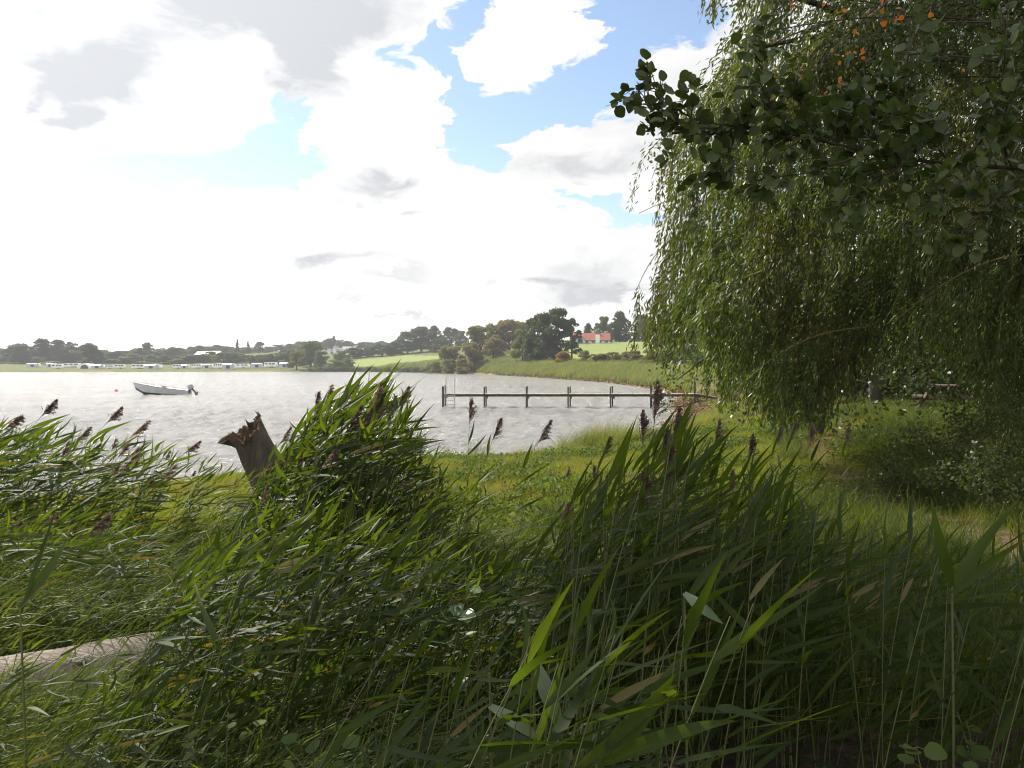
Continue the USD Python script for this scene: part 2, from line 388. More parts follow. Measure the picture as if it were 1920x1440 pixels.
M['pier'] = noisemat('pier_wood_look', [(0.3, (0.045, 0.038, 0.030)), (0.6, (0.10, 0.085, 0.068)), (0.85, (0.17, 0.15, 0.12))], 4, 0.8, 0.4, (1, 1, 0.4))
M['plank'] = noisemat('pier_plank_look', [(0.3, (0.22, 0.19, 0.145)), (0.7, (0.38, 0.34, 0.27))], 5, 0.75, 0.4, (4, 0.5, 4))
M['steel'] = noisemat('steel_look', [(0, (0.28, 0.28, 0.28)), (1, (0.36, 0.36, 0.36))], 8, 0.4, 0.05, spec=0.6)
M['table'] = noisemat('table_wood_look', [(0.3, (0.06, 0.028, 0.022)), (0.7, (0.11, 0.052, 0.042))], 6, 0.65, 0.3, (0.4, 4, 4))
M['table_top'] = noisemat('table_top_look', [(0.3, (0.075, 0.048, 0.042)), (0.7, (0.13, 0.088, 0.078))], 6, 0.6, 0.3, (0.4, 4, 4))
M['white'] = noisemat('white_paint_look', [(0, (0.70, 0.71, 0.72)), (1, (0.80, 0.80, 0.80))], 3, 0.35, 0.02, spec=0.5)
M['boat'] = noisemat('boat_paint_look', [(0.3, (0.36, 0.37, 0.38)), (0.7, (0.46, 0.47, 0.48))], 2.5, 0.35, 0.02, spec=0.5)
M['cream'] = noisemat('cream_paint_look', [(0, (0.62, 0.60, 0.55)), (1, (0.72, 0.70, 0.64))], 3, 0.4, 0.02)
M['blue_grey'] = noisemat('blue_grey_cloth_look', [(0, (0.36, 0.40, 0.48)), (1, (0.46, 0.50, 0.57))], 3, 0.7, 0.1)
M['dark'] = noisemat('dark_paint_look', [(0, (0.02, 0.021, 0.024)), (1, (0.035, 0.036, 0.04))], 5, 0.4, 0.05)
M['motor'] = noisemat('motor_paint_look', [(0, (0.24, 0.26, 0.29)), (1, (0.30, 0.32, 0.35))], 5, 0.35, 0.05)
M['red'] = noisemat('red_plastic_look', [(0, (0.60, 0.05, 0.05)), (1, (0.68, 0.08, 0.07))], 5, 0.4, 0.05)
M['roof_red'] = noisemat('red_tile_look', [(0.3, (0.23, 0.075, 0.045)), (0.7, (0.31, 0.11, 0.065))], 2, 0.7, 0.3)
M['roof_grey'] = noisemat('grey_roof_look', [(0.3, (0.26, 0.26, 0.29)), (0.7, (0.36, 0.35, 0.38))], 2, 0.6, 0.2)
M['wall_white'] = noisemat('white_wall_look', [(0.3, (0.66, 0.65, 0.62)), (0.7, (0.76, 0.75, 0.72))], 3, 0.8, 0.1)
M['wrack'] = noisemat('seaweed_look', [(0.3, (0.10, 0.06, 0.022)), (0.6, (0.22, 0.14, 0.05)), (0.9, (0.34, 0.24, 0.10))], 7, 0.7, 0.8)
M['glass'] = noisemat('window_glass_look', [(0, (0.02, 0.024, 0.03)), (1, (0.04, 0.045, 0.055))], 2, 0.08, 0.0, spec=0.8)

# ------------------------------------------------------------------ terrain
LAKE = [(-9.4, 14.8), (-14, 11), (-22, 8), (-40, 0), (-80, -40), (-200, -80), (-420, 60), (-420, 240), (-300, 270), (-192, 301), (-140, 318), (-100, 326), (-56, 326),
        (-36, 300), (-15.6, 261), (-4, 215), (4.7, 178), (11.5, 143), (15.3, 119), (16.5, 87), (15.8, 70), (13.4, 60), (11.2, 53), (10.5, 49), (10.0, 44), (9.3, 40),
        (7.6, 34.5), (5.5, 30), (2.9, 26), (1.9, 23.7), (0.9, 22.1), (-0.84, 21.2), (-2.6, 21.8), (-5, 19.8), (-6.8, 18.2)]
lake_poly = Polygon(LAKE)
_seg = np.array(lake_poly.exterior.segmentize(0.4).coords)
_tree = cKDTree(_seg)
ctrl = [(0, 0, .95), (-6, 5, .80), (-8, -5, 1.0), (12, 22, 1.45), (6, 12, 1.15), (5, 4, 1.1), (0, 12, .85), (0, 18, .7), (12, 35, 1.3), (16, 50, 1.4), (22, 60, 1.6),
        (30, 20, 1.9), (-30, -30, 1.2), (200, 0, 4), (-200, -150, 2), (300, 300, 10), (-420, -100, 3), (0, -300, 4), (1200, 1200, 25), (-1200, 1500, 22), (0, 1500, 28), (0, -1500, 8), (1500, 0, 14), (-1500, 0, 10)]
for px, row, d in [(1060, 642, 262), (1240, 640, 280), (1140, 643, 265), (1100, 672, 190), (1250, 682, 150), (1320, 702, 90), (700, 681, 350), (820, 668, 352), (740, 672, 380), (650, 690, 340), (900, 672, 300),
                   (1000, 680, 215), (960, 660, 280), (500, 690.5, 350), (300, 690.5, 345), (150, 690, 345), (0, 690, 340), (-200, 690, 330), (0, 676, 480), (300, 668, 550), (600, 655, 620), (820, 650, 560),
                   (1000, 640, 430), (1250, 632, 400), (1450, 650, 300), (1600, 690, 150), (1800, 705, 80)]:
    p = pix(px, row, d); ctrl.append(tuple(p))
ctrl = np.array(ctrl)
_rbf = RBFInterpolator(ctrl[:, :2], ctrl[:, 2], kernel='linear', neighbors=24)


def shore(xy):
    """signed distance to the shoreline, positive on land"""
    xy = np.asarray(xy, float).reshape(-1, 2)
    d = _tree.query(xy)[0]
    return np.where(shapely.contains_xy(lake_poly, xy[:, 0], xy[:, 1]), -d, d)


def height(xy):
    xy = np.asarray(xy, float).reshape(-1, 2)
    s = shore(xy)
    r = np.hypot(xy[:, 0], xy[:, 1])
    land = _rbf(xy) * (1 - np.exp(-np.maximum(s, 0) / np.where(r < 60, 4.5, 6.0))) + 0.03
    p3 = np.c_[xy * 0.45, np.zeros(len(xy))]
    land = land + (meshkit.fbm(p3, 3, 3) - 0.5) * np.minimum(0.22, np.maximum(s, 0) * 0.05) + (meshkit.fbm(p3 * 5, 2, 9) - 0.5) * np.minimum(0.06, np.maximum(s, 0) * 0.03)
    lake = -np.minimum(1.6, 0.06 - s * 0.14)
    return np.where(s > 0, land, lake)


def gz(x, y):
    return float(height([(x, y)])[0])


PATH = np.array([(3.2, 0.5), (3.6, 3.0), (4.1, 6.0), (4.3, 9.0), (4.9, 12.5), (6.6, 17.0), (9.2, 21.0), (12.5, 24.5)])
PATH2 = np.array([(9.2, 21.0), (10.2, 30.0), (12.0, 40.0), (13.0, 48.0), (12.0, 52.0)])
def along(poly, step=0.2):
    s = np.r_[0, np.cumsum(np.linalg.norm(np.diff(poly, axis=0), axis=1))]
    q = np.arange(0, s[-1], step)
    return np.c_[np.interp(q, s, poly[:, 0]), np.interp(q, s, poly[:, 1])]
_path = cKDTree(along(PATH)); _path2 = cKDTree(along(PATH2))


def field_poly(pts):
    return Polygon([tuple(pix(px, row, d)[:2]) for px, row, d in pts])
FIELDS = [field_poly([(1040, 640, 275), (1060, 670, 196), (1120, 668, 190), (1260, 660, 200), (1400, 655, 215), (1400, 640, 300)]),
          field_poly([(640, 690, 338), (820, 690, 322), (840, 668, 352), (760, 668, 400), (650, 672, 380)])]


def make_ground():
    rad = np.r_[0.0, np.geomspace(0.35, 2600, 330)]
    fine = np.radians(np.linspace(-44, 44, 420)); coarse = np.radians(np.linspace(44, 316, 120)[1:-1])
    ang = np.r_[fine, coarse]
    na = len(ang)
    R, A = np.meshgrid(rad[1:], ang, indexing='ij')
    xy = np.c_[(R * np.sin(A)).ravel(), (R * np.cos(A)).ravel()]
    xy = np.vstack([[0, 0], xy])
    z = height(xy)
    v = np.c_[xy, z]
    i = 1 + np.arange(len(rad) - 2)[:, None] * na; j = np.arange(na)[None]; k = (j + 1) % na
    f = np.concatenate([np.stack([i + j, i + na + j, i + na + k], -1).reshape(-1, 3), np.stack([i + j, i + na + k, i + k], -1).reshape(-1, 3)])
    f = np.vstack([f, np.stack([np.zeros(na, int), 1 + j[0], 1 + k[0]], 1)])
    s = shore(xy)
    dp = np.minimum(_path.query(xy)[0] / 0.36, _path2.query(xy)[0] / 0.6)
    earth = np.clip(1.35 - dp, 0, 1)
    earth = np.maximum(earth, np.clip(1 - np.hypot(xy[:, 0] - 12.0, (xy[:, 1] - 52)) / 6.5, 0, 1) * 1.3)
    sand = np.where((s > -3) & (s < 0.8), 1.0, 0.0)
    fld = np.zeros(len(xy))
    for p in FIELDS:
        fld[shapely.contains_xy(p, xy[:, 0], xy[:, 1])] = 1.0
    col = np.c_[np.clip(earth, 0, 1), sand, fld]
    g = Nodes()
    pos = g.add('geometry') + 'position'
    n1 = g.noise(pos, 0.35, 6, 0.6); n2 = g.noise(pos, 3.5, 6, 0.65); n3 = g.noise(pos, 16.0, 5, 0.65)
    grass = g.ramp(g.math('add', g.math('multiply', n1, 0.55), g.math('multiply', n2, 0.45)), [(0.3, (0.055, 0.072, 0.018)), (0.5, (0.082, 0.10, 0.024)), (0.62, (0.11, 0.115, 0.034)), (0.72, (0.15, 0.125, 0.055))])
    soil = g.ramp(n3, [(0.3, (0.05, 0.036, 0.024)), (0.55, (0.105, 0.07, 0.048)), (0.75, (0.16, 0.11, 0.075))])
    at = g.add('attribute', attribute='cover')
    sp = g.add('separate_xyz', vector=at + 'vector')
    field = g.ramp(n1, [(0.3, (0.15, 0.185, 0.055)), (0.7, (0.19, 0.22, 0.07))])
    col_ = g.mixc(sp + 'z', grass, field)
    ef = g.smooth(g.math('add', sp + 'x', g.math('multiply', g.math('subtract', n2, 0.5), 1.3)), 0.35, 0.75)
    col_ = g.mixc(ef, col_, soil)
    sand_c = g.ramp(n3, [(0.3, (0.13, 0.085, 0.04)), (0.7, (0.30, 0.20, 0.10))])
    col_ = g.mixc(sp + 'y', col_, sand_c)
    ls = g.add('separate_xyz', vector=g.add('attribute', attribute='litter') + 'vector') + 'x'
    dead = g.ramp(n3, [(0.3, (0.022, 0.018, 0.012)), (0.55, (0.05, 0.04, 0.026)), (0.75, (0.11, 0.085, 0.05))])
    col_ = g.mixc(ls, col_, dead)
    nr = g.add('bump', height=n3, strength=0.6, distance=0.05) + 'normal'
    pb = g.add('principled_bsdf', base_color=col_, roughness=0.95, specular_ior_level=0.1, normal=nr) + 'BSDF'
    mat = g.make('ground_look', surface=pb)
    o = obj('ground', (v, f), mat, smooth=True)
    pv = UsdGeom.PrimvarsAPI(o).CreatePrimvar('cover', Sdf.ValueTypeNames.Float3Array, 'vertex')
    pv.Set(Vt.Vec3fArray.FromNumpy(col.astype(np.float32)))
    lit_ = np.zeros((len(xy), 3)); lit_[:, 0] = np.clip((7.0 - np.hypot(xy[:, 0], xy[:, 1])) / 2.0, 0, 1) * np.clip(2.6 - xy[:, 0] * 0.4, 0, 1)
    UsdGeom.PrimvarsAPI(o).CreatePrimvar('litter', Sdf.ValueTypeNames.Float3Array, 'vertex').Set(Vt.Vec3fArray.FromNumpy(lit_.astype(np.float32)))
    tag(o, 'grassy lake shore ground rising to green fields', 'ground', kind='structure')


make_ground()


def make_lake():
    # rows roughly a pixel apart in depth
    h = np.linspace(0.40, EYE / 460.0, 620)   # slope down from the eye
    r = EYE / h
    r = r[r > 6]
    ang = np.radians(np.linspace(-72, 46, 900))
    R, A = np.meshgrid(r, ang, indexing='ij')
    x, y = R * np.sin(A), R * np.cos(A)
    z = np.zeros_like(x)
    q = np.random.default_rng(3)
    for _ in range(46):
        lam = 10 ** q.uniform(np.log10(0.35), np.log10(1.7))
        th = q.normal(0.15, 0.5) - 0.55       # the wind blows to the right, a little towards the camera
        k = 2 * PI / lam
        ph = k * (x * math.cos(th) + y * math.sin(th)) + q.uniform(0, 2 * PI)
        a = 0.0068 * lam ** 0.9
        z += a * (np.sin(ph) + 0.3 * np.sin(2 * ph + 0.6))
    gust = meshkit.fbm(np.stack([x * 0.03, y * 0.05, np.zeros_like(x)], -1), 3, 5)
    z *= 0.55 + 0.9 * gust
    sh = shore(np.c_[x.ravel(), y.ravel()]).reshape(x.shape)
    z *= np.clip(0.25 - sh / 6.0, 0.2, 1.0)
    n, m = x.shape
    v = np.stack([x, y, z], -1).reshape(-1, 3)
    i = np.arange(n - 1)[:, None] * m; j = np.arange(m - 1)[None]
    keep = (sh < 1.5)
    kq = (keep[:-1, :-1] | keep[1:, 1:]).ravel()
    qd = np.stack([i + j, i + j + m, i + j + m + 1, i + j + 1], -1).reshape(-1, 4)[kq]
    f = np.vstack([qd[:, [0, 1, 2]], qd[:, [0, 2, 3]]])
    used_ = np.unique(f); re = np.full(len(v), -1); re[used_] = np.arange(len(used_))
    g = Nodes()
    pos = g.add('geometry') + 'position'
    ma = g.add('mapping', vector=pos, rotation=(0, 0, 0.5), scale=(1.0, 1.7, 1.0)) + 'vector'
    a = g.noise(ma, 2.0, 5, 0.62, 0.5); b = g.noise(ma, 7.5, 5, 0.65, 0.6)
    hgt = g.math('add', g.math('multiply', a, 0.72), g.math('multiply', b, 0.28))
    nr = g.add('bump', height=hgt, strength=1.0, distance=0.36) + 'normal'
    murk = g.ramp(g.noise(pos, 0.12, 4, 0.6), [(0.3, (0.185, 0.180, 0.168)), (0.7, (0.26, 0.252, 0.236))])
    wat = g.add('principled_bsdf', base_color=murk, roughness=0.16, ior=1.333, specular_ior_level=0.5, normal=nr) + 'BSDF'
    foam = g.add('principled_bsdf', base_color=(0.75, 0.75, 0.74), roughness=0.8, normal=nr) + 'BSDF'
    fo = g.noise(g.add('mapping', vector=pos, rotation=(0, 0, 0.5), scale=(0.55, 1.6, 1.0)) + 'vector', 2.6, 7, 0.68, 0.6)
    ff = g.smooth(fo, 0.62, 0.71, 0.0, 0.65)
    out = g.add('mix_closure', fac=ff, closure1=wat, closure2=foam) + 'closure'
    mat = g.make('lake_look', surface=out)
    o = obj('lake', (v[used_], re[f]), mat, smooth=True)
    tag(o, 'choppy grey lake glittering towards the left', 'lake', kind='structure')


make_lake()

# ------------------------------------------------------------------ far trees
def crown_mesh(r, shape, n, leaf, height_, width):
    """leaf clumps on uneven lobes. height_: crown from base z0 to top"""
    lobes = []
    if shape == 'broad':
        for _ in range(70):
            th, u = r.uniform(0, 2 * PI), r.uniform(0, 1)
            zc = 0.08 + 0.84 * u
            rr = 0.42 * math.sin(PI * min(1, zc * 0.86 + 0.12)) ** 0.75 * r.uniform(0.1, 1.0)
            lobes.append((rr * math.cos(th), rr * math.sin(th), zc, r.uniform(0.08, 0.14)))
    elif shape == 'airy':
        for _ in range(36):
            th, u = r.uniform(0, 2 * PI), r.uniform(0, 1)
            zc = 0.16 + 0.78 * u
            rr = 0.46 * r.uniform(0.2, 1.0) * math.sin(PI * (zc * 0.9 + 0.05)) ** 0.6 * (1 - 0.35 * u)
            lobes.append((rr * math.cos(th), rr * math.sin(th), zc, r.uniform(0.06, 0.11)))
    elif shape == 'conifer':
        for k in range(22):
            u = (k + 0.5) / 22
            th = r.uniform(0, 2 * PI); rr = 0.30 * (1 - u) * r.uniform(0.3, 0.9)
            lobes.append((rr * math.cos(th), rr * math.sin(th), 0.12 + 0.83 * u, 0.05 + 0.10 * (1 - u)))
    elif shape == 'dome':       # rounded, willow-like
        for _ in range(26):
            th, u = r.uniform(0, 2 * PI), r.uniform(0, 1) ** 0.8
            zc = 0.08 + 0.78 * u
            rr = 0.42 * math.sqrt(max(0.0, 1 - ((zc - 0.15) / 0.85) ** 2)) * r.uniform(0.5, 1.0)
            lobes.append((rr * math.cos(th), rr * math.sin(th), zc, r.uniform(0.11, 0.17)))
    else:                       # bush: sits on the ground
        for _ in range(18):
            th, u = r.uniform(0, 2 * PI), r.uniform(0, 1)
            zc = 0.10 + 0.70 * u
            rr = 0.44 * math.sqrt(max(0.0, 1 - (zc / 1.05) ** 2)) * r.uniform(0.4, 1.0)
            lobes.append((rr * math.cos(th), rr * math.sin(th), zc, r.uniform(0.13, 0.22)))
    L = np.array(lobes)
    k = r.choice(len(L), n, p=L[:, 3] ** 2 / (L[:, 3] ** 2).sum())
    d = unit(r.normal(size=(n, 3)))
    d[:, 2] = np.where(d[:, 2] < -0.35, -d[:, 2] * 0.6, d[:, 2])
    rad = L[k, 3] * r.uniform(0.62, 1.08, n) ** 0.8
    C = L[k, :3] + d * rad[:, None] * np.array([1.15, 1.15, 0.85])
    C = C * np.array([width, width, height_])
    nrm = unit(d + r.normal(size=(n, 3)) * 0.7)
    A = unit(np.cross(nrm, r.normal(size=(n, 3)))) * (leaf * r.uniform(0.6, 1.3, n))[:, None]
    B = np.cross(nrm, A) * 0.36
    return diamonds(C - A * 0.5, A, B), L


def tree_class(shape, mat, seed, n=3600, leaf=0.6, H=12.0, W=10.0):
    r = np.random.default_rng(seed)
    c = klass(shape + '_tree')
    (v, f), L = crown_mesh(r, shape, n, leaf, H, W)
    parts = []
    if shape == 'bush':
        for a in range(4):
            e = np.array([r.uniform(-.25, .25) * W, r.uniform(-.25, .25) * W, H * 0.5])
            parts.append(tube([[0, 0, -0.3], e * [0.4, 0.4, 0.5], e], [0.06, 0.045, 0.02], 5))
    else:
        th = 0.30 if shape != 'dome' else 0.25
        top = 0.9 if shape == 'conifer' else 0.55
        parts.append(tube([[0, 0, -0.6], [0.05 * W * r.normal() * .3, 0, H * th], [0.03 * W * r.normal(), 0.03 * W * r.normal(), H * top]], [0.035 * H, 0.024 * H, 0.008 * H], 8))
        if shape != 'conifer':
            for k in r.choice(len(L), min(11, len(L)), replace=False):
                e = L[k, :3] * np.array([W, W, H])
                b = np.array([0, 0, H * r.uniform(0.18, 0.42)])
                parts.append(tube(spline([b, b * 0.5 + e * 0.5 + [0, 0, -0.03 * H], e], 5), np.linspace(0.013 * H, 0.004 * H, 5), 5))
    obj('trunk', cat(parts), M['bark'], c, smooth=True)
    obj('crown', (v, f), M[mat], c)
    return c


CLS = {}
def far_tree(px, top, wpx, d, shape, mat, label, group=None, name=None, category='tree', sink=0.0, n=None):
    key = (shape, mat, len(CLS) if n else int(rng.integers(0, 2)))
    leaf = 0.62 if shape != 'airy' else 0.5
    if key not in CLS:
        CLS[key] = tree_class(shape, mat, 100 + len(CLS), n or (7000 if shape != 'airy' else 4200), leaf if shape != 'bush' else 0.6, 12.0, 10.0)
    p = pix(px, top, d)
    z0 = gz(p[0], p[1]) - sink
    hh = max(p[2] - z0, 1.0)
    ww = wpx * d / FP
    name = name or {'bush': 'bush', 'conifer': 'conifer_tree'}.get(shape, 'broadleaf_tree')
    return copy(CLS[key], name, label, category, (p[0], p[1], z0), float(rng.uniform(0, 360)), group, (ww / 9.6, ww / 9.6, hh / 12.0))


WOOD = 'trees of the far wooded ridge behind the campsite'
RL = 'greyish green tree in the hazy wooded ridge far behind the campsite'
SIL = np.array([(-60, 651), (0, 653), (20, 649), (40, 646), (60, 653), (100, 652), (150, 648), (190, 656), (220, 656), (250, 652), (290, 653), (310, 651), (360, 649), (390, 646), (420, 647), (470, 650), (500, 647),
                (540, 644), (580, 637), (620, 634), (660, 639), (700, 638), (740, 641), (775, 643)], float)
for k, px in enumerate(np.arange(-60, 775, 10.5)):
    x = float(px + rng.uniform(-4, 4)); w = rng.uniform(22, 38)
    far_tree(x, np.interp(x, SIL[:, 0], SIL[:, 1]) + abs(rng.normal(0, 3.2)), w, np.interp(x, [0, 250, 560, 775], [430, 455, 600, 630]) + rng.uniform(-25, 25), ['broad', 'dome', 'broad', 'dome'][int(rng.integers(0, 4))],
             'dark_tree' if rng.random() < 0.75 else 'green_tree', RL, WOOD)
for k, px in enumerate(np.arange(-60, 560, 17.0)):
    x = float(px + rng.uniform(-5, 5))
    far_tree(x, np.interp(x, SIL[:, 0], SIL[:, 1]) + rng.uniform(10, 17), rng.uniform(26, 40), 405 + rng.uniform(-12, 12), 'dome', 'dark_tree' if rng.random() < 0.5 else 'green_tree', 'green tree at the front edge of the wood behind the caravans', 'trees at the front of the wood behind the campsite')
for px, top, w, d, sh, mt, lb in [
        (38, 644, 54, 400, 'broad', 'dark_tree', 'dark rounded tree at the left end of the far shore wood'),
        (76, 635, 46, 410, 'broad', 'dark_tree', 'tallest tree at the left of the wood, above the campsite'),
        (106, 637, 46, 412, 'broad', 'dark_tree', 'tree just right of the tallest tree of the left wood'),
        (131, 639, 44, 410, 'airy', 'dark_tree', 'airy tree between the tall trees and the dense dark tree'),
        (167, 643, 50, 365, 'dome', 'dark_tree', 'dense dark rounded tree rising directly behind the awning tent'),
        (276, 642, 24, 455, 'broad', 'dark_tree', 'small ragged tree sticking up from the ridge above the boat'),
        (445, 635, 15, 520, 'conifer', 'dark_tree', 'thin ragged treetop highest on the middle of the far ridge'),
        (465, 639, 14, 520, 'conifer', 'dark_tree', 'pointed conifer on the middle of the far ridge'),
        (487, 641, 22, 540, 'broad', 'dark_tree', 'small round tree right of the pointed conifer on the ridge'),
        (626, 629, 22, 610, 'conifer', 'dark_tree', 'tallest pointed tree of the ridge above the white gable house'),
        (642, 635, 28, 600, 'dome', 'brown_tree', 'reddish brown tree on the ridge beside the white gable house'),
        (388, 664, 36, 400, 'broad', 'olive_tree', 'olive tree in front of the long pale hall roof'),
        (350, 668, 40, 395, 'broad', 'green_tree', 'green tree left of the long pale hall roof'),
        (450, 663, 40, 400, 'broad', 'olive_tree', 'olive tree left of the dark hedge row'),
        (556, 653, 36, 335, 'dome', 'yellow_tree', 'yellowish rounded tree on the far shore right of the caravans'),
        (582, 639, 58, 356, 'broad', 'green_tree', 'large green tree behind the yellowish tree on the far shore'),
        (602, 655, 32, 338, 'dome', 'green_tree', 'round grey green tree right of the yellowish tree'),
        (640, 658, 36, 380, 'broad', 'green_tree', 'green tree below the white gable house'),
        (664, 652, 42, 400, 'broad', 'dark_tree', 'dark tree at the left end of the field hedge'),
        (690, 650, 44, 405, 'broad', 'green_tree', 'green tree in the middle of the field hedge'),
        (716, 645, 44, 405, 'dome', 'dark_tree', 'round dark tree of the field hedge below the ridge'),
        (740, 640, 40, 405, 'broad', 'dark_tree', 'dark tree of the hedge beside the tall group above the field'),
        (764, 622, 50, 410, 'broad', 'dark_tree', 'left tree of the tall dark group above the pale field'),
        (790, 612, 52, 415, 'broad', 'dark_tree', 'middle tallest tree of the dark group above the pale field'),
        (813, 611, 40, 410, 'broad', 'dark_tree', 'right tree of the dark group above the pale field'),
        (826, 632, 40, 400, 'dome', 'dark_tree', 'low dark tree at the right foot of the dark group'),
        (846, 613, 38, 440, 'dome', 'dark_tree', 'hazy round tree between the dark group and the grove'),
        (864, 620, 30, 430, 'broad', 'green_tree', 'small hazy tree left of the olive grove'),
        (900, 607, 60, 270, 'dome', 'olive_tree', 'rounded pale olive tree at the left of the grove'),
        (928, 604, 54, 285, 'dome', 'olive_tree', 'olive tree in the back of the grove'),
        (955, 597, 62, 280, 'dome', 'brown_tree', 'tall brownish tree in the middle of the grove'),
        (975, 600, 50, 300, 'dome', 'olive_tree', 'olive tree at the top of the grove beside the dark oak'),
        (980, 614, 44, 225, 'dome', 'olive_tree', 'pale domed tree in front of the dark oak'),
        (925, 632, 46, 250, 'dome', 'brown_tree', 'brownish tree low in the middle of the grove'),
        (882, 636, 54, 250, 'dome', 'brown_tree', 'brown grey rounded tree at the front of the grove'),
        (846, 646, 52, 265, 'dome', 'olive_tree', 'rounded olive tree at the water end of the grove'),
        (1008, 590, 62, 212, 'broad', 'dark_tree', 'left half dark oak beside the grove'),
        (1040, 579, 84, 205, 'broad', 'dark_tree', 'big dark oak, tallest tree on the far bank'),
        (1072, 596, 46, 208, 'airy', 'dark_tree', 'open-crowned tree right beside the big dark oak'),
        (1102, 606, 22, 290, 'broad', 'dark_tree', 'small dark tree behind the red roofed farmhouse'),
        (1131, 593, 38, 295, 'broad', 'green_tree', 'green tree behind the right end of the red roofed farmhouse'),
        (1162, 584, 50, 300, 'broad', 'dark_tree', 'tall dark tree right of the red roofed farmhouse'),
        (1205, 590, 50, 310, 'broad', 'green_tree', 'green tree on the hill half hidden by willow tips'),
        (1250, 592, 50, 250, 'broad', 'dark_tree', 'dark tree on the hill seen through the willow tips'),
        (1290, 588, 70, 240, 'broad', 'yellow_tree', 'yellow green tree on the hill behind the willow edge'),
        (1345, 596, 70, 250, 'broad', 'green_tree', 'green tree on the hill behind the willow curtain')]:
    far_tree(px, top, w, d, sh, mt, lb)
for px, top, w, d, mt, lb in [
        (628, 673, 42, 330, 'green_tree', 'low grey green bush on the far shore below the hedge'),
        (652, 670, 30, 332, 'green_tree', 'small bush at the left end of the pale field'),
        (815, 668, 44, 258, 'olive_tree', 'olive bush at the water where the grove ends'),
        (842, 664, 26, 248, 'olive_tree', 'small round bush beside the grove at the water'),
        (866, 668, 26, 242, 'brown_tree', 'small brownish bush in front of the grove'),
        (864, 684, 30, 236, 'brown_tree', 'low brown bush on the waterline below the grove'),
        (842, 688, 22, 246, 'olive_tree', 'smallest bush on the waterline below the grove'),
        (1052, 658, 36, 182, 'autumn', 'orange brown autumn bush below the big dark oak'),
        (1093, 655, 26, 170, 'olive_tree', 'dense grey green bush standing in the bank meadow'),
        (1142, 626, 16, 262, 'green_tree', 'round garden bush at the right end of the farmhouse'),
        (1120, 660, 40, 172, 'brown_tree', 'brownish scrub right of the grey green meadow bush'),
        (1150, 655, 40, 172, 'olive_tree', 'olive scrub in the middle of the meadow below the field'),
        (1185, 655, 44, 165, 'brown_tree', 'brown scrub under the willow tips in the meadow'),
        (1225, 648, 50, 150, 'olive_tree', 'grey olive scrub right of the willow tips'),
        (1255, 652, 44, 140, 'dark_tree', 'dark scrub at the right end of the meadow'),
        (1288, 648, 44, 138, 'dark_tree', 'dark scrub beside the willow edge'),
        (1318, 655, 40, 130, 'green_tree', 'green scrub just left of the willow curtain'),
        (1310, 672, 34, 112, 'green_tree', 'low round bush on the meadow by the willow edge'),
        (1235, 634, 24, 230, 'dark_tree', 'dark garden bush beside the small pale house')]:
    far_tree(px, top, w, d, 'bush', mt, lb, category='bush')
for k, (px, top, w) in enumerate([(430, 668, 24), (448, 670, 20), (474, 666, 26), (494, 664, 24), (510, 662, 24), (524, 662, 24), (538, 664, 22)]):
    far_tree(px, top, w, 372, 'bush' if k % 2 else 'conifer', 'dark_tree', 'dark evergreen of the hedge row behind the caravans', 'evergreens of the hedge row', 'hedge_tree')
for k, px in enumerate(np.arange(585, 830, 13)):
    far_tree(float(px), 687 + rng.uniform(-1, 1), 18, 322 if px < 690 else 322 - (px - 690) * 0.35, 'bush', 'green_tree', 'low green shrub of the row along the waterline below the field', 'shrubs along the far waterline', 'shore_shrub', 'shrub')
for px in np.arange(-60, 620, 22):
    far_tree(float(px), 676 + rng.uniform(-3, 3), 34, 400 + rng.uniform(-15, 15), 'bush', 'green_tree' if rng.random() < .6 else 'olive_tree', 'green scrub at the foot of the wood behind the caravans', 'scrub behind the campsite', 'scrub_bush', 'bush')

# ------------------------------------------------------------------ houses
def gable(L, D, H, RH, over=0.3):
    """walls (box with gables, ridge along x) and a roof of two slabs"""
    w = np.array([[-L/2, -D/2, -1], [L/2, -D/2, -1], [L/2, D/2, -1], [-L/2, D/2, -1], [-L/2, -D/2, H], [L/2, -D/2, H], [L/2, D/2, H], [-L/2, D/2, H], [-L/2, 0, H + RH], [L/2, 0, H + RH]])
    f = [[0, 1, 5], [0, 5, 4], [1, 2, 6], [1, 6, 5], [2, 3, 7], [2, 7, 6], [3, 0, 4], [3, 4, 7], [4, 7, 8], [5, 9, 6], [4, 8, 9], [4, 9, 5], [7, 6, 9], [7, 9, 8], [0, 3, 2], [0, 2, 1]]
    roofs = []
    for s in (-1, 1):
        a = np.array([[-L/2 - over, s * (D/2 + over), H - RH * over / (D/2)], [L/2 + over, s * (D/2 + over), H - RH * over / (D/2)], [L/2 + over, 0, H + RH], [-L/2 - over, 0, H + RH]])
        b = a + [0, 0, 0.22]
        a = a + [0, 0, 0.01]
        v = np.vstack([a, b])
        roofs.append((v, np.array([[0, 1, 2], [0, 2, 3], [4, 6, 5], [4, 7, 6], [0, 4, 5], [0, 5, 1], [1, 5, 6], [1, 6, 2], [2, 6, 7], [2, 7, 3], [3, 7, 4], [3, 4, 0]])))
    return (w, np.array(f)), cat(roofs)


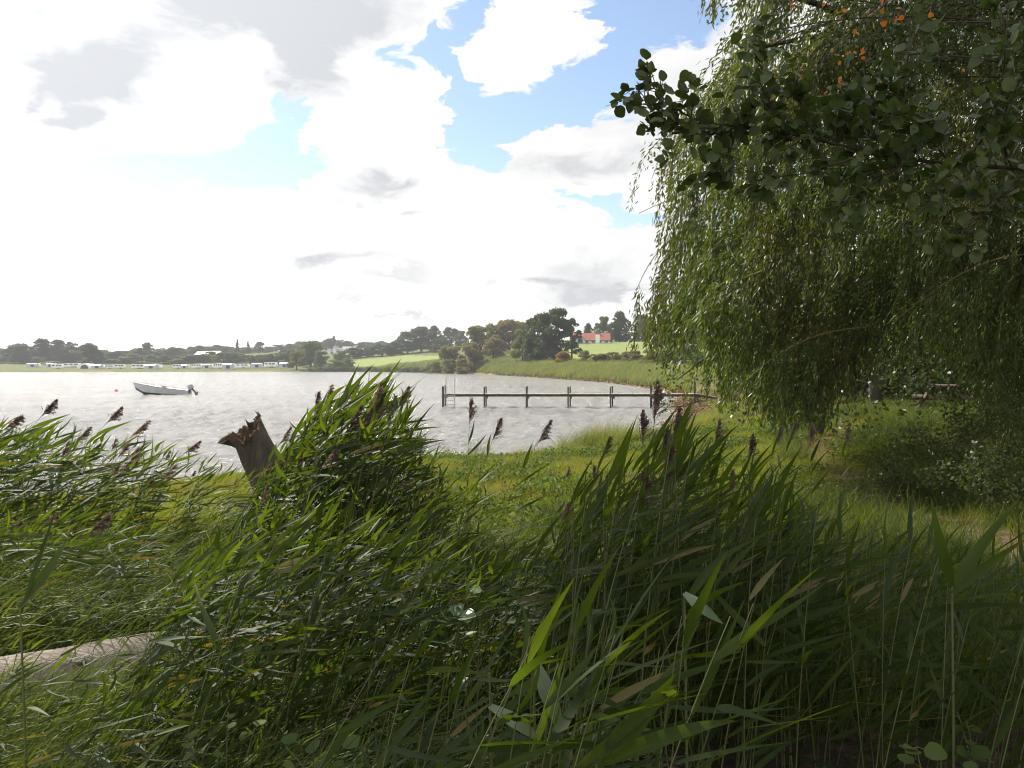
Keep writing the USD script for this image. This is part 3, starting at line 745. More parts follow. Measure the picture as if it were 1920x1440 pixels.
def house(name, label, px, row, d, L, D, H, RH, wall, roof, yaw, windows=4, wing=None, chimney=True):
    p = pix(px, row, d)
    z0 = gz(p[0], p[1])
    t = thing(name, label, 'house', (p[0], p[1], z0), yaw)
    w, r_ = gable(L, D, H, RH)
    obj('wall', w, M[wall], t)
    rf = obj('roof', r_, M[roof], t)
    if chimney:
        obj('chimney', box(L * 0.18, 0.0, H + RH + 0.35, 0.7, 0.7, 1.3), M['roof_red'], rf)
    for k in range(windows):
        x = -L/2 + L * (k + 0.5) / windows
        wf = obj('window', box(x, -D/2 - 0.03, H * 0.55, 1.3, 0.08, 1.2), M['white'], t)
        obj('pane', box(x, -D/2 - 0.075, H * 0.55, 1.1, 0.03, 1.0), M['glass'], wf)
    obj('door', box(-L/2 + L / windows, -D/2 - 0.04, 1.0, 1.0, 0.1, 2.0), M['dark'], t)
    if wing:
        wx, wl, wd, wh, wr, wm = wing
        ww, wr_ = gable(wl, wd, wh, wr, 0.2)
        R = np.array([[0, 1, 0], [-1, 0, 0], [0, 0, 1]], float)
        off = np.array([wx, -D/2 - wl/2 + 1.2, 0])
        obj('wing_wall', (ww[0] @ R + off, ww[1]), M[wm], t)
        obj('wing_roof', (wr_[0] @ R + off, wr_[1]), M[roof], t)
        obj('wing_window', box(wx, -D/2 - wl + 1.2 - 0.05, wh * 0.6, 1.6, 0.08, 1.3), M['glass'], t)
    return t


fh = house('farm_house', 'long farmhouse with orange red tiled roof on the green hill', 1106, 640, 262, 12.6, 6.0, 0.8, 2.2, 'wall_white', 'roof_red', -4, 6, (-3.2, 3.0, 3.2, 0.8, 1.5, 'blue_grey'))
obj('white_gable', box(2.4, -3.22, 0.75, 1.3, 0.3, 3.6), M['white'], fh)
house('pale_house', 'small pale bluish house on the hill seen between willow tips', 1233, 637, 270, 4.5, 4.0, 1.9, 0.7, 'blue_grey', 'roof_grey', 5, 2, None, False)
house('white_house', 'tall white gable house far off on the ridge', 630, 656, 470, 3.4, 3.0, 1.8, 2.2, 'cream', 'roof_grey', 62, 2)
house('small_white_house', 'small white house left below the tall white gable', 617, 657, 460, 3.2, 3.2, 1.2, 1.4, 'cream', 'roof_grey', 75, 2, None, False)
house('grey_house', 'grey roofed house right of the white gable on the ridge', 655, 652, 480, 7.5, 5.5, 1.4, 1.7, 'wall_white', 'roof_grey', 8, 3)
house('long_hall', 'long hall with pale grey roof behind the caravans', 393, 672, 440, 14.0, 9.0, 1.6, 2.6, 'cream', 'roof_grey', -14, 5, None, False)
house('red_barn', 'red roofed barn glimpsed through the grove', 918, 652, 320, 11.0, 6.0, 1.6, 2.0, 'wall_white', 'roof_red', 4, 4, None, False)

# ------------------------------------------------------------------ caravans and awnings
def caravan_class(kind):
    c = klass('caravan')
    L, D, H = 5.6, 2.2, 2.1
    prof = Polygon([(-L/2 + .15, 0), (L/2 - .1, 0), (L/2, .7), (L/2 - .25, H - .15), (L/2 - .6, H), (-L/2 + .7, H), (-L/2 + .2, H - .25), (-L/2, .8)]).buffer(-0.08).buffer(0.08)
    m = trimesh.creation.extrude_polygon(prof, D)
    v = np.c_[m.vertices[:, 0], -m.vertices[:, 2] + D / 2, m.vertices[:, 1] + 0.5]
    obj('body', (v, m.faces[:, ::-1]), M['white'], c)
    for x, w in ((-1.7, 1.2), (0.1, 1.0), (1.7, 1.2)):
        obj('window', box(x, -D/2 - 0.02, 1.85, w, 0.05, 0.62), M['glass'], c)
    obj('door', box(0.95, -D/2 - 0.02, 1.45, 0.6, 0.05, 1.7), M['cream'], c)
    for y in (-1, 1):
        w = trimesh.creation.cylinder(0.33, 0.2, sections=18); w.apply_transform(trimesh.transformations.rotation_matrix(PI/2, [1, 0, 0])); w.apply_translation([0.3, y * 0.95, 0.33])
        obj('wheel', w, M['dark'], c)
    obj('drawbar', box(-L/2 - 0.55, 0, 0.48, 1.3, 0.12, 0.1), M['steel'], c)
    obj('roof_vent', box(0.4, 0, H + 0.55, 0.6, 0.5, 0.12), M['cream'], c)
    if kind == 'awning':
        a = gable(4.2, 2.4, 1.75, 0.5, 0.05)
        off = np.array([0.1, -D/2 - 1.25, 0.25])
        obj('awning', (a[0][0] + off, a[0][1]), M['blue_grey'], c)
        obj('awning_roof', (a[1][0] + off, a[1][1]), M['white'], c)
        obj('awning_opening', box(0.6, -D/2 - 2.48, 1.0, 1.6, 0.06, 1.5), M['dark'], c)
    if kind == 'motor':
        obj('cab', box(-L/2 - 0.5, 0, 0.95, 1.1, 1.9, 1.0), M['white'], c)
        obj('windscreen', box(-L/2 - 0.55, 0, 1.6, 0.8, 1.8, 0.45), M['glass'], c)
    return c


CV = {k: caravan_class(k) for k in ('plain', 'awning', 'motor')}
CAR = [(64, 22, 681, 690, 350, 'awning', 'caravan with dark awning alone at the left end of the campsite'), (98, 16, 681, 690, 352, 'awning', 'caravan with awning partly behind the nearer white caravan'),
       (108, 21, 683, 692.5, 336, 'plain', 'white caravan standing nearest the water in the left group'), (136, 32, 681, 689, 352, 'motor', 'long motorhome behind the awning tent'),
       (165, 20, 681, 686, 358, 'plain', 'caravan mostly hidden behind the awning tent'), (185, 24, 684, 692.5, 338, 'awning', 'caravan with awning right of the dome tent'),
       (206, 18, 685, 692.5, 338, 'plain', 'small caravan in the middle of the left row'), (225, 19, 683, 692.5, 338, 'motor', 'tall motorhome ending the left row'),
       (261, 28, 683, 692, 340, 'plain', 'white caravan first after the gap in the row'), (290, 29, 684, 692, 340, 'awning', 'caravan with dark open awning behind the boat'),
       (333, 18, 683, 691, 343, 'plain', 'white caravan right of the boat motor on the far shore'), (348, 16, 684, 691, 343, 'awning', 'small awning caravan third right of the boat'),
       (371, 17, 682, 690.5, 345, 'motor', 'motorhome left of the middle pair of caravans'), (390, 21, 683, 690.5, 345, 'awning', 'awning caravan in the middle pair'),
       (411, 15, 681, 690.5, 343, 'motor', 'tall white motorhome before the broad awning'), (430, 25, 682, 691, 341, 'awning', 'caravan with broad striped awning'),
       (455, 26, 682, 688.5, 350, 'plain', 'caravan behind the broad awning'), (482, 22, 681, 688, 352, 'awning', 'caravan with grey awning left of the yellowish tree'),
       (508, 25, 679, 687, 355, 'plain', 'pale caravan second left of the yellowish tree'), (534, 22, 680, 686, 352, 'awning', 'caravan beside the yellowish tree at the right end of the campsite')]
for px, w, top, base, d, kind, lb in CAR:
    p = pix(px, top, d); z0 = gz(p[0], p[1])
    hh = max(1.6, p[2] - z0); s = w * d / FP / 6.0
    copy(CV[kind], 'caravan', lb, 'caravan', (p[0], p[1], z0), float(rng.uniform(-9, 9)), 'caravans on the far shore campsite', (s, s * 1.05, hh / 2.6))
# dome tent with a dark opening
p = pix(160, 690, 337); z0 = gz(p[0], p[1])
t = thing('awning_tent', 'white tent with round dark opening between caravans', 'tent', (p[0], p[1], z0))
th = np.linspace(0, PI, 15)
prof = Polygon(np.c_[2.7 * np.cos(th), 2.1 * np.sin(th) ** 0.8])
m = trimesh.creation.extrude_polygon(prof, 3.0)
obj('canopy', (np.c_[m.vertices[:, 0], m.vertices[:, 2] - 1.5, m.vertices[:, 1]], m.faces), M['white'], t)
prof = Polygon(np.c_[1.6 * np.cos(th), 1.6 * np.sin(th) ** 0.8])
m = trimesh.creation.extrude_polygon(prof, 0.05)
obj('opening', (np.c_[m.vertices[:, 0] + .4, m.vertices[:, 2] - 1.57, m.vertices[:, 1]], m.faces), M['dark'], t)

# ------------------------------------------------------------------ boat and buoy
def make_boat():
    d = 72.0
    p = pix(306, 736, d)
    t = thing('motor_boat', 'open white motorboat with dark bottom and tilted outboard motor', 'boat', (p[0], p[1], -0.02), 4.0, roty=3.0)
    L, n = 4.5, 25
    xs = np.linspace(-L/2, L/2, n)               # bow at -x
    u = (xs + L/2) / L
    beam = 0.86 * np.minimum(1, (u / 0.42) ** 0.55) * (1 - 0.08 * np.clip(u - 0.6, 0, 1))
    beam[0] = 0.02
    sheer = 0.80 - 0.36 * u + 0.16 * (1 - u) ** 3 + 0.05 * u ** 2
    keel = -0.18 + 0.50 * np.clip(1 - u / 0.20, 0, 1) ** 1.6
    chine = keel + 0.20 + 0.05 * (1 - u)
    def shell(fr0, fr1, off=0.0):
        rows = []
        for s in (1, -1):
            g = np.linspace(fr0, fr1, 7)
            for q in (g if s > 0 else g[::-1]):
                # section: keel -> chine -> sheer
                y = np.where(q < 0.45, beam * 0.86 * (q / 0.45), beam * (0.86 + 0.14 * (q - 0.45) / 0.55)) * s
                z = np.where(q < 0.45, keel + (chine - keel) * (q / 0.45), chine + (sheer - chine) * (q - 0.45) / 0.55)
                rake = -0.42 * np.clip(1 - u / 0.25, 0, 1) * (z / 0.96)
                rows.append(np.c_[xs + rake, y * (1 - off), z + off * 0.3])
        return rows
    def skin(rows, flip=False):
        R = np.array(rows); k, m, _ = R.shape
        i = np.arange(k - 1)[:, None] * m; j = np.arange(m - 1)[None]
        q = np.stack([i + j, i + j + 1, i + j + m + 1, i + j + m], -1).reshape(-1, 4)
        f = np.vstack([q[:, [0, 1, 2]], q[:, [0, 2, 3]]])
        return R.reshape(-1, 3), f[:, ::-1] if flip else f
    allr = shell(0.0, 1.0)
    side = [skin(shell(0.52, 1.0)[:7]), skin(shell(0.52, 1.0)[7:])]
    bot = [skin(shell(0.0, 0.52)[:7]), skin(shell(0.0, 0.52)[7:])]
    inner = skin(shell(0.05, 0.985, 0.07), True)
    tr = np.array([r[-1] for r in allr]); c = tr.mean(0)
    trf = np.array([[len(tr), k, k + 1] for k in range(len(tr) - 1)])
    obj('hull', cat(side + [(np.vstack([tr, c]), trf)]), M['boat'], t, smooth=35)
    obj('hull_bottom', cat(bot), M['dark'], t, smooth=True)
    obj('inside', inner, M['cream'], t, smooth=True)
    for s in (0, -1):
        row = shell(1.0, 1.0)[s]
        row = row + [0, 0, 0.012]
        obj('gunwale', tube(row, 0.028, 6), M['motor'], t, smooth=True)
    for x in (-0.6, 0.7):
        k = np.argmin(abs(xs - x))
        obj('thwart', box(x, 0, sheer[k] - 0.16, 0.28, beam[k] * 1.8, 0.04), M['cream'], t)
    obj('foredeck', box(-1.55, 0, 0.62, 0.7, 0.8, 0.03), M['white'], t)
    obj('console', box(0.15, -0.28, 0.62, 0.32, 0.4, 0.36), M['motor'], t)
    # outboard, tilted up
    mo = trimesh.creation.icosphere(3, 1.0)
    v = mo.vertices * [0.27, 0.19, 0.29]; v[:, 2] = np.maximum(v[:, 2], -0.2)
    T = trimesh.transformations.rotation_matrix(math.radians(-42), [0, 1, 0])[:3, :3]
    off = np.array([L/2 + 0.10, 0, 0.80])
    obj('motor_cowling', (v @ T.T + off, mo.faces), M['motor'], t, smooth=True)
    leg = cat([tube([[0, 0, -0.15], [0.02, 0, -0.45], [0.03, 0, -0.78]], [0.10, 0.07, 0.055], 8), tube([[-0.2, 0, -0.78], [0.0, 0, -0.80], [0.22, 0, -0.78]], [0.03, 0.065, 0.05], 8), box(0.04, 0, -0.62, 0.34, 0.2, 0.02), box(0.0, 0, -0.9, 0.16, 0.015, 0.16)])
    lg = obj('motor_leg', (leg[0] @ T.T + off, leg[1]), M['dark'], t, smooth=35)
    blades = []
    for a in (0, 120, 240):
        b = trimesh.creation.icosphere(1, 1.0)
        w = b.vertices * [0.012, 0.055, 0.10] + [0.25, 0, 0.09]
        R = trimesh.transformations.rotation_matrix(math.radians(a), [1, 0, 0])[:3, :3]
        blades.append(((w @ R.T + [0, 0, -0.78]) @ T.T + off, b.faces))
    obj('propeller', cat(blades), M['dark'], lg)
    obj('transom_bracket', box(L/2 + 0.04, 0, 0.42, 0.14, 0.3, 0.3), M['dark'], t)


make_boat()
p = pix(218, 733, 80)
t = thing('mooring_buoy', 'small red round buoy floating left of the boat', 'buoy', (p[0], p[1], 0.05))
b = trimesh.creation.icosphere(3, 0.15)
obj('float', b, M['red'], t, smooth=True)
m = trimesh.creation.torus(0.05, 0.014); m.apply_transform(trimesh.transformations.rotation_matrix(PI/2, [1, 0, 0])); m.apply_translation([0, 0, 0.25])
obj('ring', m, M['steel'], t, smooth=True)

# ------------------------------------------------------------------ pier
def make_pier():
    D = 50.0
    zd = pix(960, 737.5, D)[2]
    x0, x1 = pix(834, 737, D)[0], pix(1304, 737, D)[0]
    t = thing('wooden_pier', 'narrow wooden bathing pier on posts reaching out from the right shore', 'pier', (x0, D, 0))
    Lp = x1 - x0
    W = 0.95
    for y in (-W/2 + 0.1, W/2 - 0.1):
        obj('stringer', box(Lp/2, y, zd - 0.12, Lp, 0.07, 0.14), M['pier'], t)
    n = int(Lp / 0.155)
    for k in range(n):
        x = (k + 0.5) * Lp / n
        obj('plank', box(x, rng.normal(0, 0.012), zd - 0.03 + rng.normal(0, 0.004), Lp / n - 0.022, W + 0.06, 0.036), M['plank'], t)
    def post(px, y, top, r=0.047, bottom=-1.2):
        x = pix(px, 700, D)[0] - x0
        z = pix(px, top, D)[2]
        m = trimesh.creation.cylinder(r, z - bottom, sections=14)
        m.vertices[:, :2] += 0.05 * r * rng.normal(size=2)
        m.apply_translation([x + rng.normal(0, 0.01), y, (z + bottom) / 2])
        po = obj('post', m, M['pier'], t, smooth=40)
    for px, tp in ((832, 724), (909, 725), (987, 725), (1066, 725), (1145, 725), (1219, 725), (1301, 715)):
        post(px - (2 if px > 1000 else 0), -W/2 - 0.09, tp, 0.07 if px == 832 else 0.047)
        post(px + (3 if px > 1000 else 1.5) * (px - 832) / 240 + 1, W/2 + 0.12, tp - 0.5 + rng.uniform(-1, 1))
        x = pix(px, 700, D)[0] - x0
        obj('cross_beam', box(x + 0.14, 0, zd - 0.24, 0.09, W + 0.35, 0.12), M['pier'], t)
    # ladder at the outer end
    la = thing_part = UsdGeom.Xform.Define(stage, numbered(path_of(t), 'ladder')).GetPrim()
    y = -W/2 - 0.16
    xa, xb = pix(838, 700, D)[0] - x0, pix(854, 700, D)[0] - x0
    for x in (xa, xb):
        z = pix(0, 708, D)[2]
        obj('rail', tube([[x, y, -0.9], [x, y, 0.4], [x, y, z]], 0.022, 8), M['steel'], la, smooth=True)
    for z in np.arange(-0.35, 0.85, 0.27):
        obj('rung', tube([[xa, y, z], [xb, y, z]], 0.017, 6), M['steel'], la, smooth=True)
    # ramp down to the beach
    x2 = pix(1340, 737, D)[0] - x0
    zr = gz(x0 + x2, D) + 0.12
    for yy in (-W/2 + 0.1, W/2 - 0.1):
        obj('ramp_beam', tube([[Lp, yy, zd - 0.12], [x2, yy, zr - 0.1]], 0.06, 4), M['pier'], t)
    m_ = 9
    for k in range(m_):
        a = (k + 0.5) / m_
        obj('ramp_plank', box(Lp + (x2 - Lp) * a, rng.normal(0, .012), zd - 0.02 + (zr - zd) * a, (x2 - Lp) / m_ - 0.02, W, 0.04), M['plank'], t)
    for px in (1322, 1334):
        post(px, -W/2 - 0.05, 741 + (px - 1322) * 0.3, 0.06)


make_pier()

# seaweed thrown up on the shore below the pier and along the far bank
def wrack(name, label, pts, w, dens, size):
    P = along(np.array(pts, float), 0.15)
    n = int(len(P) * dens)
    k = rng.integers(0, len(P), n)
    xy = P[k] + rng.normal(0, w, (n, 2))
    z = np.maximum(height(xy), 0.0)
    A = unit(rng.normal(size=(n, 3)) * [1, 1, 0.35]) * (size * rng.uniform(0.5, 1.4, n))[:, None]
    nr = unit(rng.normal(size=(n, 3)) * 0.5 + [0, 0, 1])
    o = obj(name, diamonds(np.c_[xy, z + 0.03] - A / 2 + [0, 0, size * 0.2], A, np.cross(nr, A) * 0.35), M['wrack'])
    tag(o, label, 'seaweed', kind='stuff')
wrack('washed_up_seaweed', 'orange brown seaweed heaped on the beach below the pier ramp', [(7.4, 34.5), (9.2, 39.7), (10.0, 44), (10.6, 48), (11.4, 53), (13.4, 60), (15.6, 70)], 0.45, 70, 0.13)
wrack('shore_wrack', 'thin ochre line of reed litter along the far bank waterline', [(15.6, 70), (16.5, 87), (15.5, 119), (11.6, 143), (5, 178), (-3.7, 215)], 0.45, 16, 0.38)
wrack('near_wrack', 'dark reddish litter on the near waterline left of the sedge', [(0.4, 21.6), (0.9, 22.1), (1.9, 23.7), (2.9, 26)], 0.25, 40, 0.14)

# ------------------------------------------------------------------ picnic table
def make_table():
    p = pix(1768, 765, 22.6)
    z0 = gz(p[0], 22.6)
    t = thing('picnic_table', 'reddish brown wooden picnic table with benches under the trees', 'picnic table', (p[0], 22.6, z0), 62.0)
    L = 1.8
    for k in range(5):
        obj('table_plank', box(0, -0.30 + 0.15 * k, 0.75, L, 0.135, 0.04), M['table_top'], t)
    for s in (-1, 1):
        for k in range(2):
            obj('seat_plank', box(0, s * (0.66 + 0.075 * (2 * k - 1)), 0.44, L, 0.135, 0.04), M['table_top'], t)
    for x in (-0.62, 0.62):
        for s in (-1, 1):
            a, b = np.array([x, s * 0.72, -0.03]), np.array([x, s * 0.26, 0.73])
            obj('leg', tube([a, b], 0.055, 4), M['table'], t)
        obj('seat_support', box(x + 0.07, 0, 0.385, 0.05, 1.62, 0.07), M['table'], t)
        obj('top_support', box(x + 0.07, 0, 0.69, 0.05, 0.72, 0.08), M['table'], t)
    obj('brace', tube([[-0.6, 0, 0.68], [0, 0, 0.40], [0.6, 0, 0.68]], 0.03, 4), M['table'], t)


make_table()

# ------------------------------------------------------------------ stump, log, stone
def make_stump():
    d = 9.0
    base, top = pix(575, 985, d), pix(460, 800, d)
    n, m = 26, 40
    th = np.linspace(0, 2 * PI, m, endpoint=False)
    ax = unit(top - base); a = unit(np.cross(ax, [0, 1, 0])); b = np.cross(a, ax)   # a points to the left, b away from the viewer
    q = np.random.default_rng(11)
    rows = []
    jag = 0.08 * meshkit.fbm(np.c_[np.cos(th) * 2.2, np.sin(th) * 2.2, th * 0], 2, 2) - 0.04 + 0.010 * q.normal(size=m)
    ang = (th + PI) % (2 * PI) - PI
    slope = 0.12 * np.clip(np.cos(ang + PI * 0.5), -0.15, 1)
    Lt = np.linalg.norm(top - base)
    for k in range(n):
        u = k / (n - 1)
        r0 = 0.215 + 0.03 * math.sin(u * 5) + 0.01 * u ** 3
        nz = meshkit.fbm(np.c_[np.cos(th) * 2.2, np.sin(th) * 2.2, np.full(m, u * 4.0)], 4, 4) - 0.5
        r = r0 * (1 + 0.24 * nz)
        c = base + (top - base) * u + a * 0.05 * math.sin(u * 3)
        lift = (jag * 1.0 - slope) * max(0, (u - 0.72) / 0.28) ** 2
        rows.append(c + r[:, None] * (np.cos(th)[:, None] * a + np.sin(th)[:, None] * b) + ax * lift[:, None] * 1.3)
    # broken rim: a long splinter towards the left
    k = int(np.argmin(np.abs(ang + 0.15)))
    for dk, amt in ((0, 0.16), (1, 0.10), (-1, 0.09), (2, 0.04), (-2, 0.03)):
        rows[-1][(k + dk) % m] += a * amt + ax * amt * 0.35
        rows[-2][(k + dk) % m] += a * amt * 0.35
    R = np.array(rows)
    i = np.arange(n - 1)[:, None] * m; j = np.arange(m)[None]; kk = (j + 1) % m
    f = np.concatenate([np.stack([i + j, i + kk, i + m + kk], -1).reshape(-1, 3), np.stack([i + j, i + m + kk, i + m + j], -1).reshape(-1, 3)])
    t = thing('broken_trunk', 'broken leaning tree trunk with jagged top above the reeds', 'tree stump', base)
    obj('bark', (R.reshape(-1, 3) - base, f), M['stump'], t, smooth=50)
    # hollow inside
    inn = [rows[-1]]
    cen = rows[-1].mean(0)
    for s_, dp in ((0.80, -0.01), (0.62, -0.10), (0.35, -0.17), (0.05, -0.20)):
        inn.append(cen + (rows[-1] - cen) * s_ + ax * (dp + 0.035 * q.normal(size=(m, 1))))
    I = np.array(inn); n2 = len(inn)
    i = np.arange(n2 - 1)[:, None] * m
    f = np.concatenate([np.stack([i + j, i + kk, i + m + kk], -1).reshape(-1, 3), np.stack([i + j, i + m + kk, i + m + j], -1).reshape(-1, 3)])
    obj('broken_top', (I.reshape(-1, 3) - base, f), M['rot'], t, smooth=False)
    sp = []
    for _ in range(26):
        k = q.integers(0, m)
        o = rows[-1][k] + (cen - rows[-1][k]) * q.uniform(0, 0.25) - ax * 0.03
        dr = unit(ax + q.normal(size=3) * 0.5 + a * 0.3)
        sp.append(tube([o, o + dr * q.uniform(0.03, 0.11)], [0.016, 0.003], 4))
    v, f = cat(sp)
    obj('splinters', (v - base, f), M['rot'], t)


make_stump()


def make_log():
    a, b = pix(-260, 1345, 3.9), pix(420, 1195, 4.9)
    n, m = 40, 28
    th = np.linspace(0, 2 * PI, m, endpoint=False)
    ax = unit(b - a); s1 = unit(np.cross(ax, [0, 0, 1])); s2 = np.cross(s1, ax)
    P = []
    for k in range(n):
        u = k / (n - 1)
        r = 0.25 * (1 - 0.22 * u) * (1 + 0.22 * (meshkit.fbm(np.c_[np.cos(th) * 1.6, np.sin(th) * 1.6, np.full(m, u * 4)], 4, 8) - 0.5))
        if k == n - 1: r = r * 0.15
        P.append(a + (b - a) * u + [0, 0, -0.08 - 0.03 * u * u] + r[:, None] * (np.cos(th)[:, None] * s1 + np.sin(th)[:, None] * s2))
    R = np.array(P)
    i = np.arange(n - 1)[:, None] * m; j = np.arange(m)[None]; kk = (j + 1) % m
    f = np.concatenate([np.stack([i + j, i + kk, i + m + kk], -1).reshape(-1, 3), np.stack([i + j, i + m + kk, i + m + j], -1).reshape(-1, 3)])
    t = thing('fallen_log', 'pale weathered fallen log half hidden in grass at lower left', 'log', tuple(a))
    obj('trunk', (R.reshape(-1, 3) - a, f), M['log'], t, smooth=True)
    st = pix(150, 1262, 4.35)
    obj('branch_stub', tube([st - a, st - a + [0.02, -0.05, 0.10]], [0.05, 0.03], 9), M['log'], t, smooth=40)
    LOG.append((a, b))


LOG = []
make_log()
st = trimesh.creation.icosphere(3, 1.0)
v = st.vertices * (1 + 0.35 * (meshkit.fbm(st.vertices * 1.4 + 5, 3, 2)[:, None] - 0.5))
p = pix(745, 1003, 7.6)
t = thing('boulder', 'pale beige stone showing between reeds beside the lawn', 'stone', (p[0], p[1], p[2] - 0.1))
obj('stone', (v * [0.16, 0.14, 0.17], st.faces), M['stone'], t, smooth=True)
for x_, y_, s_ in ((0.17, 0.1, 0.08), (-0.2, 0.05, 0.06)):
    obj('pebble', (v[:, [1, 0, 2]] * s_ + [x_, y_, -0.02], st.faces), M['stone'], t, smooth=True)

# ------------------------------------------------------------------ reeds
def reed_leaf(r, node, length, width, up0, up1, yaw0, yaw1):
    d0 = unit(np.array([[math.cos(yaw0) * math.cos(up0), math.sin(yaw0) * math.cos(up0), math.sin(up0)]]))
    d1 = unit(np.array([[math.cos(yaw1) * math.cos(up1), math.sin(yaw1) * math.cos(up1), math.sin(up1)]]))
    k = 9
    t = np.linspace(0, 1, k)
    prof = np.minimum(1, 0.30 + 2.6 * t) * (1 - t ** 1.4) ** 1.0 * 1.08
    prof[-1] = 0.01
    return strips(1, r, np.array([length]), np.array([width]), d0, d1, k, prof, roll=0.75, fold=0.22, root=node[None], g=r.uniform(-0.06, 0.05))


def plume_mesh(r, base, ax, length, side):
    """one-sided drooping panicle"""
    P0, D0, D1, Ln = [], [], [], []
    n = 64
    for k in range(n):
        u = r.uniform(0, 1) ** 0.85
        P0.append(base + ax * length * u + side * 0.0)
        out = unit(side * r.uniform(0.05, 0.6) + r.normal(size=3) * 0.38 + ax * 1.5)
        D0.append(out); D1.append(unit(out * 0.75 + side * 0.45 + np.array([0, 0, -0.30]) + r.normal(size=3) * 0.25))
        Ln.append(length * (0.46 * (1 - u) + 0.13) * r.uniform(0.7, 1.2))
    P0, D0, D1, Ln = map(np.array, (P0, D0, D1, Ln))
    v, f, _ = strips(n, r, Ln, np.full(n, 0.005), D0, D1, 5, np.array([0.5, 1, 1, .8, .3]), roll=1.0, fold=0)
    parts = [(v + np.repeat(P0, 10, 0), f)]
    # spikelets
    q = 11
    t = r.uniform(0.15, 1.0, (n, q))
    D = unit(D0[:, None] * (1 - t)[..., None] + D1[:, None] * t[..., None])
    C = P0[:, None] + (D0[:, None] * 0.6 + D * 0.4) * (t * Ln[:, None])[..., None]
    A = unit(D + r.normal(size=D.shape) * 0.4).reshape(-1, 3) * r.uniform(0.010, 0.020, n * q)[:, None]
    C = C.reshape(-1, 3)
    B = unit(np.cross(A, r.normal(size=A.shape))) * 0.0042
    parts.append(diamonds(C, A, B))
    parts.append(tube([base, base + ax * length * 0.5, base + ax * length * 0.98 + side * length * 0.1], [0.003, 0.002, 0.001], 4)[0:2])
    return cat(parts)


def build_reed(seed, H, with_plume, lean, leaves, spread=0.75):
    """list of (part, mesh, uv, material) for a reed standing at the origin, blown towards +x; also its top"""
    r = np.random.default_rng(seed)
    u = np.linspace(0, 1, 12)
    bend = r.uniform(0.7, 1.3)
    cl = np.c_[lean * H * u ** 1.8 * bend, 0.05 * H * r.normal() * u ** 1.5, H * u * (1 - 0.10 * (lean * u) ** 2)]
    out = [('stem', tube(cl, np.linspace(0.0042, 0.0016, 12), 5), None, 'stem')]
    for k in range(leaves):
        s = 0.16 + 0.82 * (k + r.uniform(0, 0.6)) / leaves
        node = np.array([np.interp(s, u, cl[:, c]) for c in range(3)])
        ln = r.uniform(0.32, 0.56) * (1.0 if s < 0.85 else 0.8) * H / 1.7
        up1 = r.normal(0.66 if with_plume else 0.48, 0.26) + 0.25 * (s > 0.9); up = up1 + r.uniform(0.0, 0.3)
        y1 = r.normal(0, spread); y0 = y1 + r.normal(0, 0.35)
        if r.random() < 0.12:
            y1 += r.choice([-1, 1]) * r.uniform(1, 2); up1 -= 0.3
        v, f, uv = reed_leaf(r, node, ln, r.uniform(0.027, 0.047), up, up1, y0, y1)
        mt = 'reed' if r.random() > (0.09 if s < 0.5 else 0.01) else ('reed_yellow' if r.random() < 0.6 else 'reed_dry')
        if mt == 'reed_dry': ln *= 0.6; up1 -= 0.7
        out.append(('leaf', (v, f), uv, mt))
    top = cl[-1].copy()
    if with_plume:
        ax = unit(cl[-1] - cl[-3]); ln = r.uniform(0.20, 0.28)
        out.append(('plume', plume_mesh(r, cl[-1] - ax * 0.02, ax, ln, unit(np.array([1.0, r.normal() * 0.3, -0.1]))), None, 'plume'))
        top = top + ax * ln
    return out, top


RC = []
for k in range(14):
    plume = k < 6
    parts, top = build_reed(300 + k, 1.7, plume, [0.05, 0.08, 0.10, 0.14, 0.18, 0.26, 0.04, 0.07, 0.10, 0.13, 0.17, 0.22, 0.03, 0.14][k], int([7, 7, 7, 8, 8, 8, 9, 9, 9, 10, 9, 9, 10, 9][k]))
    c = klass('reed')
    for nm, m, uv, mt in parts:
        obj(nm, m, M[mt], c, smooth=True, uv=uv)
    lv = [m for nm, m, uv, mt in parts if mt == 'reed' or mt == 'stem']
    luv = np.vstack([uv if uv is not None else np.zeros((len(m[0]), 2)) for nm, m, uv, mt in parts if mt in ('reed', 'stem')])
    RC.append(dict(cls=c, top=top, plume=plume, mesh=cat(lv), uv=luv, pl=[m for nm, m, uv, mt in parts if mt == 'plume'], oth=[m for nm, m, uv, mt in parts if mt.startswith('reed_')]))

REEDS = []   # (proto, pos, yaw deg, scale, lean deg, label, group)
def place_reed(top_px, top_row, d, proto=None, plume=None, label=None, group=None, lean=0.0, yaw=None, smin=0.3, smax=1.55):
    if proto is None:
        c = [i for i, q in enumerate(RC) if q['plume'] == bool(plume)]
        proto = int(rng.choice(c))
    q = RC[proto]
    yaw = rng.normal(0, 16) if yaw is None else yaw
    tp = pix(top_px, top_row, d)
    a, l = math.radians(yaw), math.radians(lean)
    o = q['top']
    o = np.array([o[0] * math.cos(l) + o[2] * math.sin(l), o[1], -o[0] * math.sin(l) + o[2] * math.cos(l)])
    o = np.array([o[0] * math.cos(a) - o[1] * math.sin(a), o[0] * math.sin(a) + o[1] * math.cos(a), o[2]])
    z0 = gz(tp[0] - 0.3, d)
    s = float((tp[2] - max(z0, -0.3)) / o[2])
    if not (smin < s < smax):
        return False
    pos = tp - o * s
    REEDS.append((proto, pos, yaw, s, lean, label, group, d))
    return True


